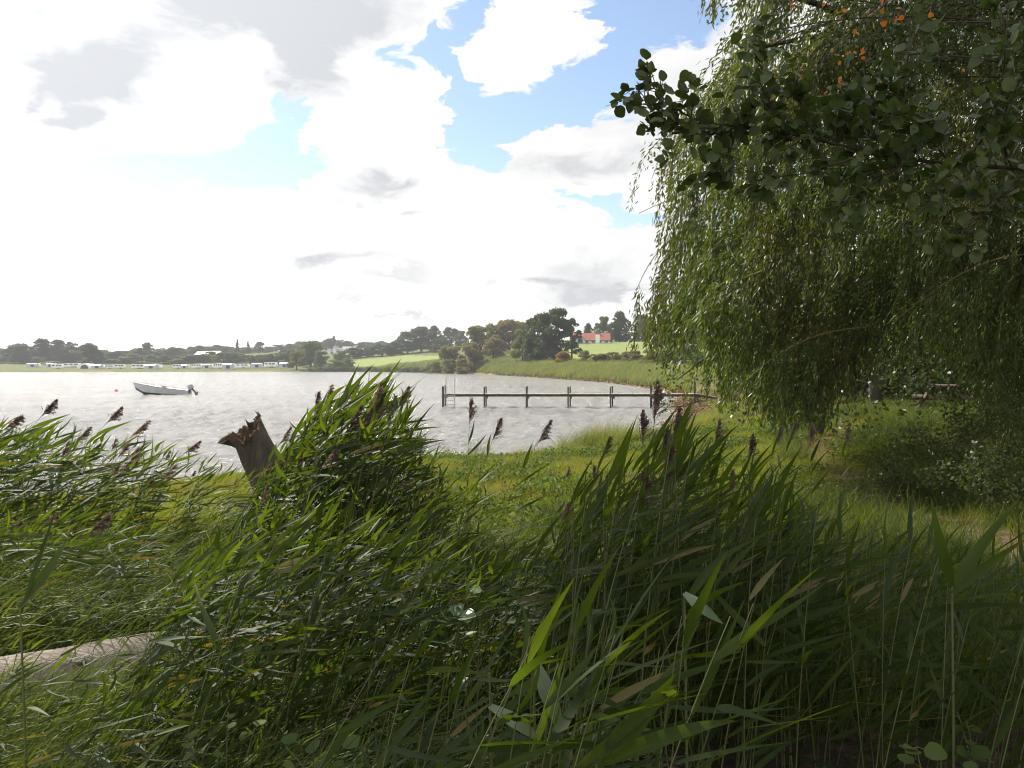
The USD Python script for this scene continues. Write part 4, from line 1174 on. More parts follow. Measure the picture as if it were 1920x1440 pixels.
HERO = [  # plume top px, row, depth, lean, label
    (1231, 716, 4.3, -8, 'tall reed with the highest upright plume, in front of the pier'), (1203, 770, 4.6, -14, 'reed with short dark plume just left of the highest plume'),
    (1272, 764, 4.5, -2, 'reed with dark plume just right of the highest plume'), (882, 746, 6.6, -4, 'lone tall reed with feathery plume before the pier ladder'),
    (938, 783, 6.2, 12, 'reed with slanting plume right of the lone tall reed'), (1032, 788, 6.0, 12, 'reed with slanting brown plume halfway between lone reed and highest plume'),
    (768, 876, 6.3, -6, 'reed with small plume against the lawn left edge'), (1066, 875, 6.6, 4, 'reed with small pale plume low before the sedge clump'),
    (1112, 872, 5.6, -10, 'reed with pale brown plume below the sedge clump'), (1143, 818, 5.2, -8, 'reed with narrow plume in front of the sedge clump'),
    (1168, 846, 5.4, 2, 'reed with narrow leaning plume right of the sedge clump'), (1410, 814, 5.0, -6, 'reed with dark plume under the low hanging willow tips'),
    (1464, 798, 5.8, -12, 'left reed of the pale plumes on the sunny grass'), (1492, 790, 6.0, -10, 'middle pale plumed reed on the sunny grass'),
    (1520, 795, 5.6, -12, 'right reed of the pale plumes on the sunny grass'), (1348, 788, 5.4, -8, 'reed with thin plume below the pier ramp'),
    (765, 724, 6.4, 18, 'reed with drooping plume at the top right of the left clump'), (742, 742, 6.8, 22, 'reed with plume hanging beside the top of the left clump'),
    (672, 714, 6.8, 26, 'reed with dark plume at the summit of the left clump'), (622, 722, 7.0, 10, 'reed with upright purple plume left of the clump summit'),
    (596, 734, 7.2, 6, 'reed with thin purple plume above the broken trunk'), (708, 760, 6.6, 22, 'reed with plume half hidden by leaves near the clump summit'),
    (545, 800, 7.4, 14, 'reed with dark plume beside the broken trunk'), (105, 748, 8.0, 34, 'reed with long feathery plume, leftmost against the bright water'),
    (228, 762, 8.0, 34, 'reed with feathery plume bent over the water below the buoy'), (280, 788, 7.6, 36, 'reed with curled dark plume below the boat'),
    (375, 826, 7.4, 40, 'reed with plume bowed to the right below the boat'), (170, 800, 7.8, 36, 'reed with thin plume between the feathery ones'),
    (40, 778, 8.0, 36, 'reed with plume at the left picture edge'), (205, 962, 4.6, 44, 'near reed with big dark plume bowed low over the left grass'),
    (1590, 800, 6.2, 0, 'reed with tiny plume on the grass right of the pale plumes'), (330, 870, 7.0, 38, 'reed with plume lying low among the left leaves'),
    (640, 905, 5.6, 8, 'reed with grey plume inside the left clump'), (1250, 800, 4.4, -4, 'reed with plume half covered behind the highest plume')]
hero_label = {}
for px, row, d, lean, lb in HERO:
    ok = place_reed(px, row, d, plume=True, label=lb, group='reeds with plumes', lean=lean, yaw=float(rng.normal(0, 10)), smin=0.2, smax=2.0)
    if not ok: print('hero skipped', px, row)

def band(n, px0, px1, d0, d1, S, jitter, lean, plume=0.04, name='', gap=0.42):
    xs = np.array([a for a, b in S]); ys = np.array([b for a, b in S])
    c = 0
    for _ in range(n):
        px = rng.uniform(px0, px1); d = rng.uniform(d0, d1)
        row = np.interp(px, xs, ys) + abs(rng.normal(0, jitter))
        if meshkit.fbm(np.array([[(px - 960) / FP * d * 0.95, d * 0.95, 1.0]]), 2, 12)[0] < gap:
            continue
        c += place_reed(px, row, d, plume=rng.random() < plume, label='green reed %s' % name, group='reeds %s' % name, lean=lean(px) + rng.normal(0, 5))
    return c


LEFT = [(-250, 800), (0, 800), (100, 790), (200, 815), (300, 830), (400, 862), (455, 885), (505, 865), (560, 790), (610, 745), (660, 715), (700, 705), (760, 740), (800, 830), (840, 890), (880, 950)]
ll = lambda px: float(np.interp(px, [0, 400, 600, 800], [24, 20, 12, 6]))
n1 = band(430, -220, 500, 6.6, 9.5, LEFT, 34, ll, 0.13, 'of the windblown bed along the left water edge')
n2 = band(280, 480, 860, 5.2, 7.6, LEFT, 60, ll, 0.14, 'of the tall clump right of the broken trunk')
NEARL = [(-200, 1130), (0, 1120), (200, 1110), (300, 1080), (380, 1020), (450, 975), (560, 935), (700, 960), (820, 990), (900, 1040)]
n3 = band(280, 330, 900, 3.0, 5.6, NEARL, 70, lambda px: 12, 0.0, 'of the sunlit thicket at the lower middle left')
n3b = band(130, -200, 330, 5.0, 6.6, [(-200, 960), (0, 950), (200, 955), (330, 960)], 45, lambda px: 30, 0.03, 'behind the fallen log at the left')
MID = [(860, 1060), (950, 1040), (1020, 975), (1080, 905), (1150, 860), (1200, 830), (1300, 800), (1380, 850), (1450, 910), (1560, 950), (1700, 985), (1900, 1010), (2200, 1020)]
n4 = band(320, 930, 1500, 3.0, 6.2, MID, 75, lambda px: -2, 0.04, 'of the dense dark clump below the pier')
n5 = band(280, 1400, 2150, 2.2, 5.0, MID, 75, lambda px: 2, 0.0, 'of the dark bed at the lower right')
NEAR = [(500, 1210), (700, 1180), (900, 1150), (1100, 1120), (1300, 1090), (1500, 1060), (1700, 1060), (1950, 1080)]
n6 = band(70, 700, 2000, 1.5, 2.6, NEAR, 60, lambda px: 6, 0.0, 'nearest the viewer at the bottom')
n10 = band(90, 760, 1090, 3.2, 5.6, [(760, 950), (850, 985), (950, 1000), (1090, 950)], 60, lambda px: 10, 0.0, 'low between the two tall clumps')
n7 = band(30, 780, 1100, 5.0, 7.0, [(780, 870), (880, 880), (1000, 860), (1100, 850)], 60, lambda px: 6, 0.0, 'standing thinly before the lawn')
n9 = band(60, -80, 360, 3.2, 4.0, [(-80, 1215), (360, 1170)], 45, lambda px: 14, 0.0, 'crossing in front of the fallen log', 0.0)
n8 = band(70, -120, 460, 2.5, 3.9, [(-120, 1290), (0, 1280), (150, 1300), (300, 1230), (460, 1130)], 60, lambda px: 16, 0.0, 'short and leafy in the sunny lower left corner')
print('reeds', n8, n1, n2, n3, n3b, n4, n5, n6, n7, len(REEDS))

REEDS.sort(key=lambda q: (0 if q[6] == 'reeds with plumes' else 1, q[7] / q[3]))
SINGLE = REEDS[:290]
for proto, pos, yaw, s, lean, lb, gp, d in SINGLE:
    copy(RC[proto]['cls'], 'reed', lb, 'reed', tuple(pos), yaw, gp, s, roty=lean)
rest = REEDS[290:]
def quat(yaw, lean):
    a, b = math.radians(yaw) / 2, math.radians(lean) / 2
    return Gf.Quath(math.cos(a) * math.cos(b), -math.sin(a) * math.sin(b), math.cos(a) * math.sin(b), math.sin(a) * math.cos(b))
def mass(name, key, mat, label):
    pi = UsdGeom.PointInstancer.Define(stage, numbered('/World', name))
    rel = pi.CreatePrototypesRel(); mp = {}
    for i, q in enumerate(RC):
        m = q[key] if key == 'mesh' else (cat(q[key]) if q[key] else None)
        if m is None: continue
        mp[i] = len(mp)
        p = usdkit.mesh(stage, numbered(str(pi.GetPath()), 'reed'), m, M[mat], smooth=True, uv=q['uv'] if key == 'mesh' else None)
        rel.AddTarget(p.GetPath())
    sel = [q for q in rest if q[0] in mp]
    pi.CreatePositionsAttr(Vt.Vec3fArray([Gf.Vec3f(*map(float, q[1])) for q in sel]))
    pi.CreateProtoIndicesAttr(Vt.IntArray([mp[q[0]] for q in sel]))
    pi.CreateOrientationsAttr(Vt.QuathArray([quat(q[2], q[4]) for q in sel]))
    pi.CreateScalesAttr(Vt.Vec3fArray([Gf.Vec3f(q[3]) for q in sel]))
    tag(pi, label, 'reeds', kind='stuff')
mass('reed_bed', 'mesh', 'reed', 'dense mass of green reeds filling the bed behind the nearest ones')
mass('reed_bed_plumes', 'pl', 'plume', 'dark plumes scattered through the reed bed')
mass('reed_bed_dry_leaves', 'oth', 'reed_yellow', 'yellowing leaves scattered through the reed bed')

# ------------------------------------------------------------------ grass
def tuft(seed, n, h, w, rad, wind=0.5, k=5):
    r = np.random.default_rng(seed)
    root = np.c_[r.uniform(-rad, rad, (n, 2)), np.full(n, -0.02)]
    d0 = unit(np.c_[r.normal(0.1, 0.35, (n, 2)), np.ones(n)])
    d1 = unit(np.c_[r.normal(wind * 1.4, 0.5, n), r.normal(0, 0.5, n), r.normal(0.35, 0.35, n)])
    v, f, _ = strips(n, r, h * r.uniform(0.5, 1.2, n), np.full(n, w) * r.uniform(0.6, 1.3, n), d0, d1, k, None, 0.9, 0.0, root)
    return v, f


def scatter(n, px0, px1, d0, d1, dens_power=1.0, ok=None):
    """random points on land between two depths, in a widening sector"""
    out = []
    d = np.sqrt(rng.uniform(d0 ** 2, d1 ** 2, n)); px = rng.uniform(px0, px1, n)
    xy = np.c_[(px - 960) / FP * d, d]
    s = shore(xy)
    m = s > 0.25
    if ok is not None:
        m &= ok(xy, px, d, s)
    xy = xy[m]
    return np.c_[xy, height(xy)]


dp_ = lambda xy: _path.query(xy)[0]
lawn = [(tuft(40 + k, 170, [0.10, 0.14, 0.19, 0.13][k], 0.007, 0.40, 0.25), M['grass'], False) for k in range(4)]
P = scatter(11000, -100, 2000, 6.5, 30, ok=lambda xy, px, d, s: (dp_(xy) > 0.5 * rng.random(len(xy))))
instancer('lawn_grass', lawn, P, rng.uniform(-PI, PI, len(P)), rng.uniform(0.55, 1.0, len(P)) * (0.6 + 0.9 * meshkit.fbm(P * 0.9, 3, 4)), rng.integers(0, 4, len(P)), 'sunlit short grass of the shore lawn', 'grass')
weedy = [(leafy(np.random.default_rng(45 + k), [(*(np.random.default_rng(90 + 7 * k + j).uniform(-0.2, 0.2, 2)), 0.05, 0.12) for j in range(4)], 130, 0.045), M['weed'], False) for k in range(3)]
P = scatter(2600, 700, 2000, 7, 26, ok=lambda xy, px, d, s: (meshkit.fbm(np.c_[xy * 0.6, xy[:, :1] * 0], 2, 8) > 0.5) & (dp_(xy) > 0.4))
instancer('lawn_weeds', weedy, P, rng.uniform(-PI, PI, len(P)), rng.uniform(0.6, 1.5, len(P)), rng.integers(0, 3, len(P)), 'small broad leaved weeds growing in patches in the lawn', 'weeds')
rough = [(tuft(60 + k, 90, [0.45, 0.55, 0.38, 0.65][k], 0.011, 0.22, 0.8, 6), M['grass_dark'], False) for k in range(4)]
P = scatter(1250, -150, 1000, 2.4, 7.0)
P = P[(meshkit.fbm(np.c_[P[:, :2] * 1.1, P[:, :1] * 0], 2, 15) > 0.47) | (P[:, 0] < -1.0)]
L0, L1 = LOG[0]
def log_clear(P):
    a, b = L0[:2], L1[:2]
    t_ = np.clip(((P[:, :2] - a) @ (b - a)) / ((b - a) @ (b - a)), 0, 1)
    return np.linalg.norm(P[:, :2] - (a + t_[:, None] * (b - a)), axis=1)
dl = log_clear(P)
fx = (P[:, 1] < 4.5) & (P[:, 0] < -1.15)
P = P[(dl > 0.30) & (~fx | (rng.random(len(P)) < 0.62))]
sc = rng.uniform(0.6, 1.25, len(P)); sc = np.where((P[:, 1] < 4.6) & (P[:, 0] < -0.9), sc * 0.72, sc)
instancer('rough_grass', rough, P, rng.uniform(-0.5, 0.5, len(P)), sc, rng.integers(0, 4, len(P)), 'long windblown grass around the fallen log and under the reeds', 'grass', tilt=rng.normal(0.25, 0.12, len(P)))
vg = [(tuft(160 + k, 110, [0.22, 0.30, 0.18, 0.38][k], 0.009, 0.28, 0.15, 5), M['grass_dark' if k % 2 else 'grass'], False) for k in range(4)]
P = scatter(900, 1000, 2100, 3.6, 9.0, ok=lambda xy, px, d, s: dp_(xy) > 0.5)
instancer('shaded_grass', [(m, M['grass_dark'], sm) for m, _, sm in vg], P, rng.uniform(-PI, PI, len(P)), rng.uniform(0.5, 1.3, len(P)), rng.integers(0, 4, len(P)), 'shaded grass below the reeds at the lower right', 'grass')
P = scatter(4200, 1480, 2150, 6.5, 26, ok=lambda xy, px, d, s: (dp_(xy) > 0.5) & (xy[:, 0] > 4.2))
instancer('verge_grass', vg, P, rng.uniform(-PI, PI, len(P)), rng.uniform(0.5, 1.2, len(P)), rng.integers(0, 4, len(P)), 'rough grass on the bank right of the path', 'grass')
edge = [(tuft(80 + k, 170, [0.75, 0.9, 0.6][k], 0.012, 0.35, 0.35, 6), M['grass'], False) for k in range(3)]
P = np.vstack([scatter(900, 700, 1500, 16, 40, ok=lambda xy, px, d, s: s < 1.6), scatter(1500, 1250, 1750, 30, 66, ok=lambda xy, px, d, s: (s > 1.2) & (np.hypot(xy[:, 0] - 12, xy[:, 1] - 52) > 4.5))])
instancer('shore_grass', edge, P, rng.uniform(-0.6, 0.6, len(P)), rng.uniform(0.3, 0.75, len(P)), rng.integers(0, 3, len(P)), 'tall thin grass fringing the near waterline', 'grass')
# sedge clump at the waterline: a thing
sc_ = pix(1145, 860, 23.5)
t = thing('sedge_clump', 'bright green sedge clump at the near waterline left of the pier end', 'sedge', (sc_[0], sc_[1], 0))
for k in range(9):
    x, y = rng.normal(0, 0.55), rng.normal(0, 0.5)
    v, f = tuft(90 + k, 260, 0.85 * rng.uniform(0.8, 1.2), 0.011, 0.30, 0.25, 6)
    obj('tuft', (v + [x, y, max(0.0, gz(sc_[0] + x, sc_[1] + y)) - 0.03], f), M['grass'], t)

# far bank reeds and pale meadow grass
bank = [(tuft(120 + k, 70, 1.5, 0.07, 0.7, 0.7, 4), M['bank'], False) for k in range(3)]
pts = rng.uniform([-75, 68], [75, 330], (60000, 2))
s = shore(pts); pxs = 960 + pts[:, 0] / pts[:, 1] * FP
m = (s > 0.3) & (s < 6 + pts[:, 1] * 0.10) & (pxs < 1420) & (pxs > 640)
fld = np.zeros(len(pts), bool)
for p in FIELDS: fld |= shapely.contains_xy(p, pts[:, 0], pts[:, 1])
m &= ~fld & (rng.random(len(pts)) < np.where(s < 9, 1.0, 0.45))
P = pts[m][:5200]
instancer('bank_reeds', bank, np.c_[P, height(P)], rng.uniform(-.5, .5, len(P)), rng.uniform(0.55, 1.15, len(P)) * np.where(shore(P) < 8, 1.15, 0.75), rng.integers(0, 3, len(P)), 'yellowish green reed belt covering the far bank', 'reeds')
pale = [(tuft(140 + k, 80, 0.9, 0.05, 0.6, 0.6, 4), M['bank_pale'], False) for k in range(2)]
pts = rng.uniform([9, 46], [60, 130], (26000, 2)); s = shore(pts); pxs = 960 + pts[:, 0] / pts[:, 1] * FP
P = pts[(s > 0.8) & (pxs < 1600) & (np.hypot(pts[:, 0] - 12, pts[:, 1] - 51) > 3.5) & (_path2.query(pts)[0] > 1.4)][:3200]
instancer('pale_meadow_grass', pale, np.c_[P, height(P)], rng.uniform(-.5, .5, len(P)), rng.uniform(0.6, 1.3, len(P)), rng.integers(0, 2, len(P)), 'pale dry grass on the meadow behind the pier', 'grass')

# ------------------------------------------------------------------ willow
BX, BY = np.array([(1150, 655), (1200, 645), (1235, 690), (1270, 640), (1310, 630), (1332, 690), (1352, 785), (1385, 735), (1440, 800), (1500, 795), (1555, 800), (1590, 735), (1640, 680), (1720, 672), (1805, 690), (1830, 760), (1870, 815), (1920, 840), (2400, 900)], float).T
TY, TX = np.array([(-400, 1380), (0, 1312), (50, 1318), (110, 1385), (165, 1360), (235, 1290), (300, 1230), (350, 1205), (425, 1190), (465, 1262), (510, 1262), (560, 1215), (610, 1195), (655, 1165), (720, 1200)], float).T


def willow_strand(r, start, length, lean):
    n = 14
    t = np.linspace(0, 1, n)
    out = unit(np.array([lean, r.normal(-0.15, 0.35), 0.0]))
    a = abs(lean) * length
    P = start + out * (a * (1 - (1 - t) ** 1.8))[:, None] + np.array([0, 0, -1.0]) * (length * (0.55 * t ** 1.6 + 0.40 * t))[:, None]
    P += np.cumsum(r.normal(0, 0.008, (n, 3)), 0)
    k = int(length * 84)
    s = np.sort(r.uniform(0.02, 1, k))
    C = np.stack([np.interp(s, t, P[:, c]) for c in range(3)], 1)
    T = unit(np.gradient(P, axis=0)); TT = unit(np.stack([np.interp(s, t, T[:, c]) for c in range(3)], 1))
    br = r.random(k) < 0.6                       # some leaves sit on short side twigs
    C[br] += r.normal(0, 0.045, (br.sum(), 3))
    A = unit(TT * 0.75 + r.normal(size=(k, 3)) * 0.30 + [-0.15, 0, -0.1]) * r.uniform(0.07, 0.125, k)[:, None]
    B = unit(np.cross(A, r.normal(size=(k, 3)))) * r.uniform(0.0075, 0.0120, k)[:, None]
    return diamonds(C, A, B), tube(P, np.linspace(0.004, 0.0012, n), 3, cap=False)


def make_willow():
    r = np.random.default_rng(21)
    tz = gz(11.0, 14.5)
    t = thing('willow_tree', 'large weeping willow with long hanging twigs on the right', 'tree', (11.0, 14.5, tz))
    O = np.array([11.0, 14.5, tz])
    trunk = spline([[0, 0, -0.3], [0.1, 0, 1.6], [-0.1, 0.1, 3.2], [-0.3, 0, 4.8]], 14)
    obj('trunk', tube(trunk, np.linspace(0.48, 0.30, 14) * (1 + 0.05 * r.normal(size=14)), 14), M['bark'], t, smooth=True)
    tips = [pix(1330, -40, 10), pix(1260, 250, 10.5), pix(1420, 90, 9.4), pix(1560, -100, 11), pix(1700, 120, 9.5), pix(1850, -60, 9.6), pix(1480, 300, 12), pix(2100, 60, 11), pix(1650, 330, 11.5)]
    for e in tips:
        e = e - O
        b = trunk[-1 - r.integers(0, 5)]
        mid = b * 0.5 + e * 0.5 + [0, 0, 1.1]
        C = spline([b, mid, e], 12)
        obj('limb', tube(C, np.linspace(0.13, 0.02, 12), 8), M['bark'], t, smooth=True)
    lv, tw, keep, tries = [], [], [], 0
    sprays = [(1172, 622), (1188, 560), (1208, 636), (1236, 668), (1228, 425), (1198, 400), (1222, 335), (1262, 600), (1292, 560), (1325, 640), (1342, 715), (1362, 755), (1285, 490), (1275, 405), (1322, 30), (1440, 770), (1500, 760)]
    while len(sprays) < 118 and tries < 4000:      # arching boughs, each with its own fringe of hanging twigs
        tries += 1
        row = r.uniform(-170, 640)
        px = r.uniform(1190, 2120) if r.random() > 0.36 else np.interp(row, TY, TX) + r.exponential(55) - 8
        if px < np.interp(row, TY, TX) - 12 or row > np.interp(px, BX, BY) - 40:
            continue
        if any(abs(px - q[0]) < 46 and abs(row - q[1]) < 50 for q in sprays):
            continue
        sprays.append((px, row))
    for px, row in sprays:
        d = 9.0 + 5.0 * r.random() ** 1.2 - 0.6 * (row < 200)
        run, rise = r.uniform(90, 300), r.uniform(60, 230)
        B = spline([pix(px + run, row - rise, d + r.uniform(0.2, 1.2)) - O, pix(px + run * 0.45, row - rise * 0.78, d + 0.3) - O, pix(px, row, d) - O], 12)
        obj('bough', tube(B, np.linspace(0.012, 0.004, 12), 5), M['willow_twig'], t, smooth=True)
        for _ in range(r.integers(20, 36) if px - np.interp(row, TY, TX) > 110 else r.integers(14, 24)):
            st = B[min(11, int(11 * r.random() ** 0.75))] + r.normal(0, 0.09, 3)
            L = r.uniform(0.45, 1.55)
            lean = -r.uniform(0.05, 0.55)
            qx, qy = topix(st + O)
            row2, px2 = qy + L * 0.93 * FP / d, qx + lean * L * FP / d
            if row2 > np.interp(px2, BX, BY) + r.normal(0, 12):
                L = (np.interp(px2, BX, BY) - qy) / (0.93 * FP / d)
                if L < 0.3: continue
            if px2 < np.interp(row2, TY, TX) - 14:
                continue
            leaf, twig = willow_strand(r, st, L, lean)
            lv.append(leaf); tw.append(twig); keep.append(d)
    for _ in range(520):                          # the fringe near the ground and the inner curtain
        d = r.uniform(10.5, 14.5); L = r.uniform(0.7, 1.9); px = r.uniform(1330, 2150)
        row = np.interp(px, BX, BY) - L * 0.93 * FP / d - abs(r.normal(0, 70))
        leaf, twig = willow_strand(r, pix(px, row, d) - O, L, -r.uniform(0, 0.25))
        lv.append(leaf); tw.append(twig); keep.append(d)
    print('willow strands', len(lv), len(sprays))
    order = np.argsort(keep)
    for i in order[:260]:
        b = obj('hanging_twig', tw[i], M['willow_twig'], t, smooth=True)
        obj('leaves', lv[i], M['willow'], b)
    o = obj('foliage', cat([lv[i] for i in order[260:]]), M['willow'], t)
    tag(o, kind='stuff')
    o = obj('fine_twigs', cat([tw[i] for i in order[260:]]), M['willow_twig'], t)
    tag(o, kind='stuff')


make_willow()

# ------------------------------------------------------------------ alder branch hanging in from the right
def round_leaf(r, size, c, axis, nrm):
    """rounded leaf, folded along the midrib, a little wavy"""
    m = 7
    s = np.linspace(0, 1, m)
    w = np.sin(PI * s ** 0.8) ** 0.62 * 0.46 * (1 + 0.06 * r.normal(size=m)); w[0] = 0.02; w[-1] = 0.10
    S = np.cross(nrm, axis)
    cur = r.uniform(-0.25, 0.35)
    mid = c + size * (s[:, None] * axis + (cur * s ** 2)[:, None] * nrm * 0.6)
    fold = r.uniform(0.05, 0.35)
    Lf = mid + size * w[:, None] * (S + nrm * fold); Rt = mid - size * w[:, None] * (S - nrm * fold)
    v = np.stack([Lf, mid, Rt], 1).reshape(-1, 3)
    f = []
    for k in range(m - 1):
        for q in (0, 1):
            a = k * 3 + q
            f += [[a, a + 1, a + 4], [a, a + 4, a + 3]]
    return v, np.array(f)


def make_alder():
    r = np.random.default_rng(31)
    O = np.array([4.6, 3.0, gz(4.6, 3.0)])
    t = thing('alder_tree', 'alder with a dark leafy branch reaching in from the right above the reeds', 'tree', tuple(O))
    tr = spline([[0, 0, -0.3], [0.05, 0.1, 1.5], [0.0, 0.25, 3.0], [0.15, 0.2, 5.0], [0.1, 0.3, 7.5]], 18)
    obj('trunk', tube(tr, np.linspace(0.20, 0.07, 18), 12), M['bark'], t, smooth=True)
    main = np.array([tr[6] + O, pix(2060, 335, 3.7), pix(1920, 316, 3.8), pix(1800, 309, 3.9), pix(1650, 288, 4.0), pix(1500, 255, 4.05), pix(1400, 238, 4.1), pix(1300, 222, 4.1), pix(1245, 185, 4.1), pix(1205, 135, 4.15)])
    main = spline(main, 60)
    obj('branch', tube(main - O, np.interp(np.linspace(0, 1, 60), [0, 0.35, 0.6, 1], [0.030, 0.019, 0.009, 0.003]), 8), M['twig'], t, smooth=True)
    subs = []
    def px3(*p): return spline(np.array([pix(*q) for q in p]), 16)
    for path in [[(1470, 250, 4.05), (1440, 180, 4.0), (1425, 105, 3.95)], [(1330, 226, 4.1), (1265, 225, 4.05), (1215, 190, 4.0), (1195, 165, 4.0)], [(1420, 240, 4.1), (1340, 240, 4.0), (1270, 238, 3.95)],
                 [(1560, 270, 4.05), (1500, 200, 3.9), (1490, 140, 3.85)], [(1650, 288, 4.0), (1560, 310, 3.9), (1470, 330, 3.85), (1400, 320, 3.85)], [(1720, 300, 3.95), (1640, 340, 3.8), (1560, 400, 3.75)],
                 [(1660, 288, 4.0), (1690, 210, 3.9), (1700, 120, 3.85), (1740, 30, 3.8)], [(1800, 309, 3.9), (1870, 200, 3.8), (1885, 100, 3.75), (1890, 10, 3.7)], [(1900, 315, 3.8), (1880, 240, 3.7), (1912, 150, 3.6)],
                 [(1850, 312, 3.85), (1760, 370, 3.7), (1680, 430, 3.65)], [(1940, 316, 3.8), (1840, 400, 3.6), (1790, 440, 3.55)], [(1560, 270, 4.05), (1600, 215, 4.1), (1610, 150, 4.1)], [(1380, 236, 4.1), (1360, 300, 4.1), (1330, 340, 4.1)],
                 [(1780, 306, 3.9), (1730, 250, 3.8), (1640, 200, 3.75)], [(1700, 295, 3.95), (1620, 250, 4.1), (1540, 225, 4.2)]]:
        C = px3(*path)
        subs.append(C)
        obj('side_branch', tube(C - O, np.linspace(0.0075, 0.002, 16), 6), M['twig'], t, smooth=True)
    LV = []
    twigs = []
    for C, dens in [(main[18:], 48)] + [(c, 18) for c in subs]:
        for _ in range(dens):
            u = r.uniform(0.12, 1.0)
            i = int(u * (len(C) - 1)); i = min(i, len(C) - 2)
            b = C[i]; T = unit(C[i + 1] - C[i])
            dr = unit(T * r.uniform(0.1, 1.0) + r.normal(size=3) * [0.6, 0.5, 0.65] + [-0.1, 0, 0.12])
            ln = r.uniform(0.07, 0.24)
            twigs.append(tube([b, b + dr * ln * 0.5 + [0, 0, .01], b + dr * ln], [0.0028, 0.002, 0.001], 4, cap=False))
            for q in range(int(3 + ln * 22)):
                s = r.uniform(0.25, 1.0)
                c = b + dr * ln * s
                axis = unit(dr * 0.5 + r.normal(size=3) * 0.75 + [-0.15, 0, -0.15])
                nr = unit(r.normal(size=3) * 0.6 + [0.0, -0.45, 0.75]); nr = unit(nr - axis * (nr @ axis))
                LV.append(round_leaf(r, r.uniform(0.034, 0.070), c + axis * 0.012, axis, nr))
    tag(obj('fine_twigs', (lambda m: (m[0] - O, m[1]))(cat(twigs)), M['twig'], t), kind='stuff')
    cen = np.array([v.mean(0) for v, f in LV]); px, py = topix(cen)
    inside = (px > 0) & (px < 1920) & (py > 0) & (py < 1440)
    key = np.where(inside, 0, 100) + cen[:, 1] + (px - 1180) / 1500
    order = np.argsort(key)
    for i in order[:295]:
        obj('leaf', (LV[i][0] - O, LV[i][1]), M['alder'], t, smooth=True)
    v, f = cat([LV[i] for i in order[295:]])
    tag(obj('foliage', (v - O, f), M['alder'], t, smooth=True), kind='stuff')
    print('alder leaves', len(LV))
    # upper crown, above the frame
    k = 1500
    c = np.array([0.3, 0.2, 6.2]) + unit(r.normal(size=(k, 3))) * (r.uniform(0.3, 1, k) ** 0.5)[:, None] * [2.3, 2.3, 2.0]
    wp = c + O
    good = (wp[:, 2] - EYE) / np.maximum(wp[:, 1], 0.2) > 0.62
    c = c[good | (wp[:, 1] < 0.2)]
    A = unit(r.normal(size=c.shape)) * 0.10; B = unit(np.cross(A, r.normal(size=c.shape))) * 0.045
    tag(obj('upper_crown', diamonds(c, A, B), M['alder'], t), kind='stuff')


make_alder()

# ------------------------------------------------------------------ small-leaved tree with orange leaves, top right
def make_birch():
    r = np.random.default_rng(41)
    O = np.array([6.2, 7.2, gz(6.2, 7.2)])
    t = thing('birch_tree', 'small leaved tree with orange autumn leaves at the top right', 'tree', tuple(O))
    tr = spline([[0, 0, -0.3], [0.1, 0, 2], [0.0, 0.1, 4.5], [-0.1, 0, 7.5]], 16)
    obj('trunk', tube(tr, np.linspace(0.16, 0.06, 16), 12), M['bark'], t, smooth=True)
    L, tw, OR = [], [], []
    for k in range(48):
        b = tr[r.integers(7, 16)]
        e = pix(r.uniform(1360, 1960), r.uniform(-160, 170), r.uniform(6.0, 8.2)) - O
        C = spline([b, b * 0.45 + e * 0.55 + [0, 0, 0.35], e], 18)
        obj('branch', tube(C, np.linspace(0.018, 0.003, 18), 5), M['twig'], t, smooth=True)
        for _ in range(34):
            i = r.integers(6, 17)
            dr = unit(unit(C[i + 1 if i < 17 else i] - C[i - 1]) + r.normal(size=3) * 0.8 + [0, 0, -0.25])
            ln = r.uniform(0.12, 0.45)
            tw.append(tube([C[i], C[i] + dr * ln * .5, C[i] + dr * ln + [0, 0, -0.08]], [0.0022, 0.0016, 0.001], 3, cap=False))
            q = int(5 + ln * 24)
            s = r.uniform(0.1, 1, q)[:, None]
            c = C[i] + dr * ln * s + [0, 0, -0.08] * s ** 2
            A = unit(r.normal(size=(q, 3)) + [0, 0, -0.5]) * r.uniform(0.028, 0.048, q)[:, None]
            B = unit(np.cross(A, r.normal(size=(q, 3)))) * r.uniform(0.010, 0.017, q)[:, None]
            m = diamonds(c, A, B)
            L.append(m)
    tag(obj('foliage', cat(L), M['birch'], t), kind='stuff')
    tag(obj('fine_twigs', cat(tw), M['twig'], t), kind='stuff')
    for px, py in [(1556, 8), (1580, 20), (1640, 14), (1664, 6), (1673, 36), (1562, 104), (1584, 108), (1602, 94), (1622, 93), (1632, 98), (1641, 148), (1574, 158), (1652, 38), (1690, 24), (1744, 26),
                   (1802, 128), (1556, 172), (1612, 150), (1598, 112), (1571, 118), (1618, 168), (1606, 60), (1655, 52), (1480, 6), (1668, 100), (1628, 118), (1566, 148)]:
        d = r.uniform(5.6, 6.2)
        for q in range(r.integers(1, 4)):
            c = pix(px + r.normal() * 8, py + r.normal() * 6, d) - O
            ax_ = unit(r.normal(size=3) * [0.6, 0.6, 0.3] + [0, 0, -0.8]); nr = unit(np.cross(ax_, r.normal(size=3)) + [0, -0.6, 0])
            nr = unit(nr - ax_ * (nr @ ax_))
            tag(obj('orange_leaf', round_leaf(r, r.uniform(0.024, 0.046), c, ax_, nr), M['orange'], t, smooth=True), 'orange autumn leaf')


make_birch()

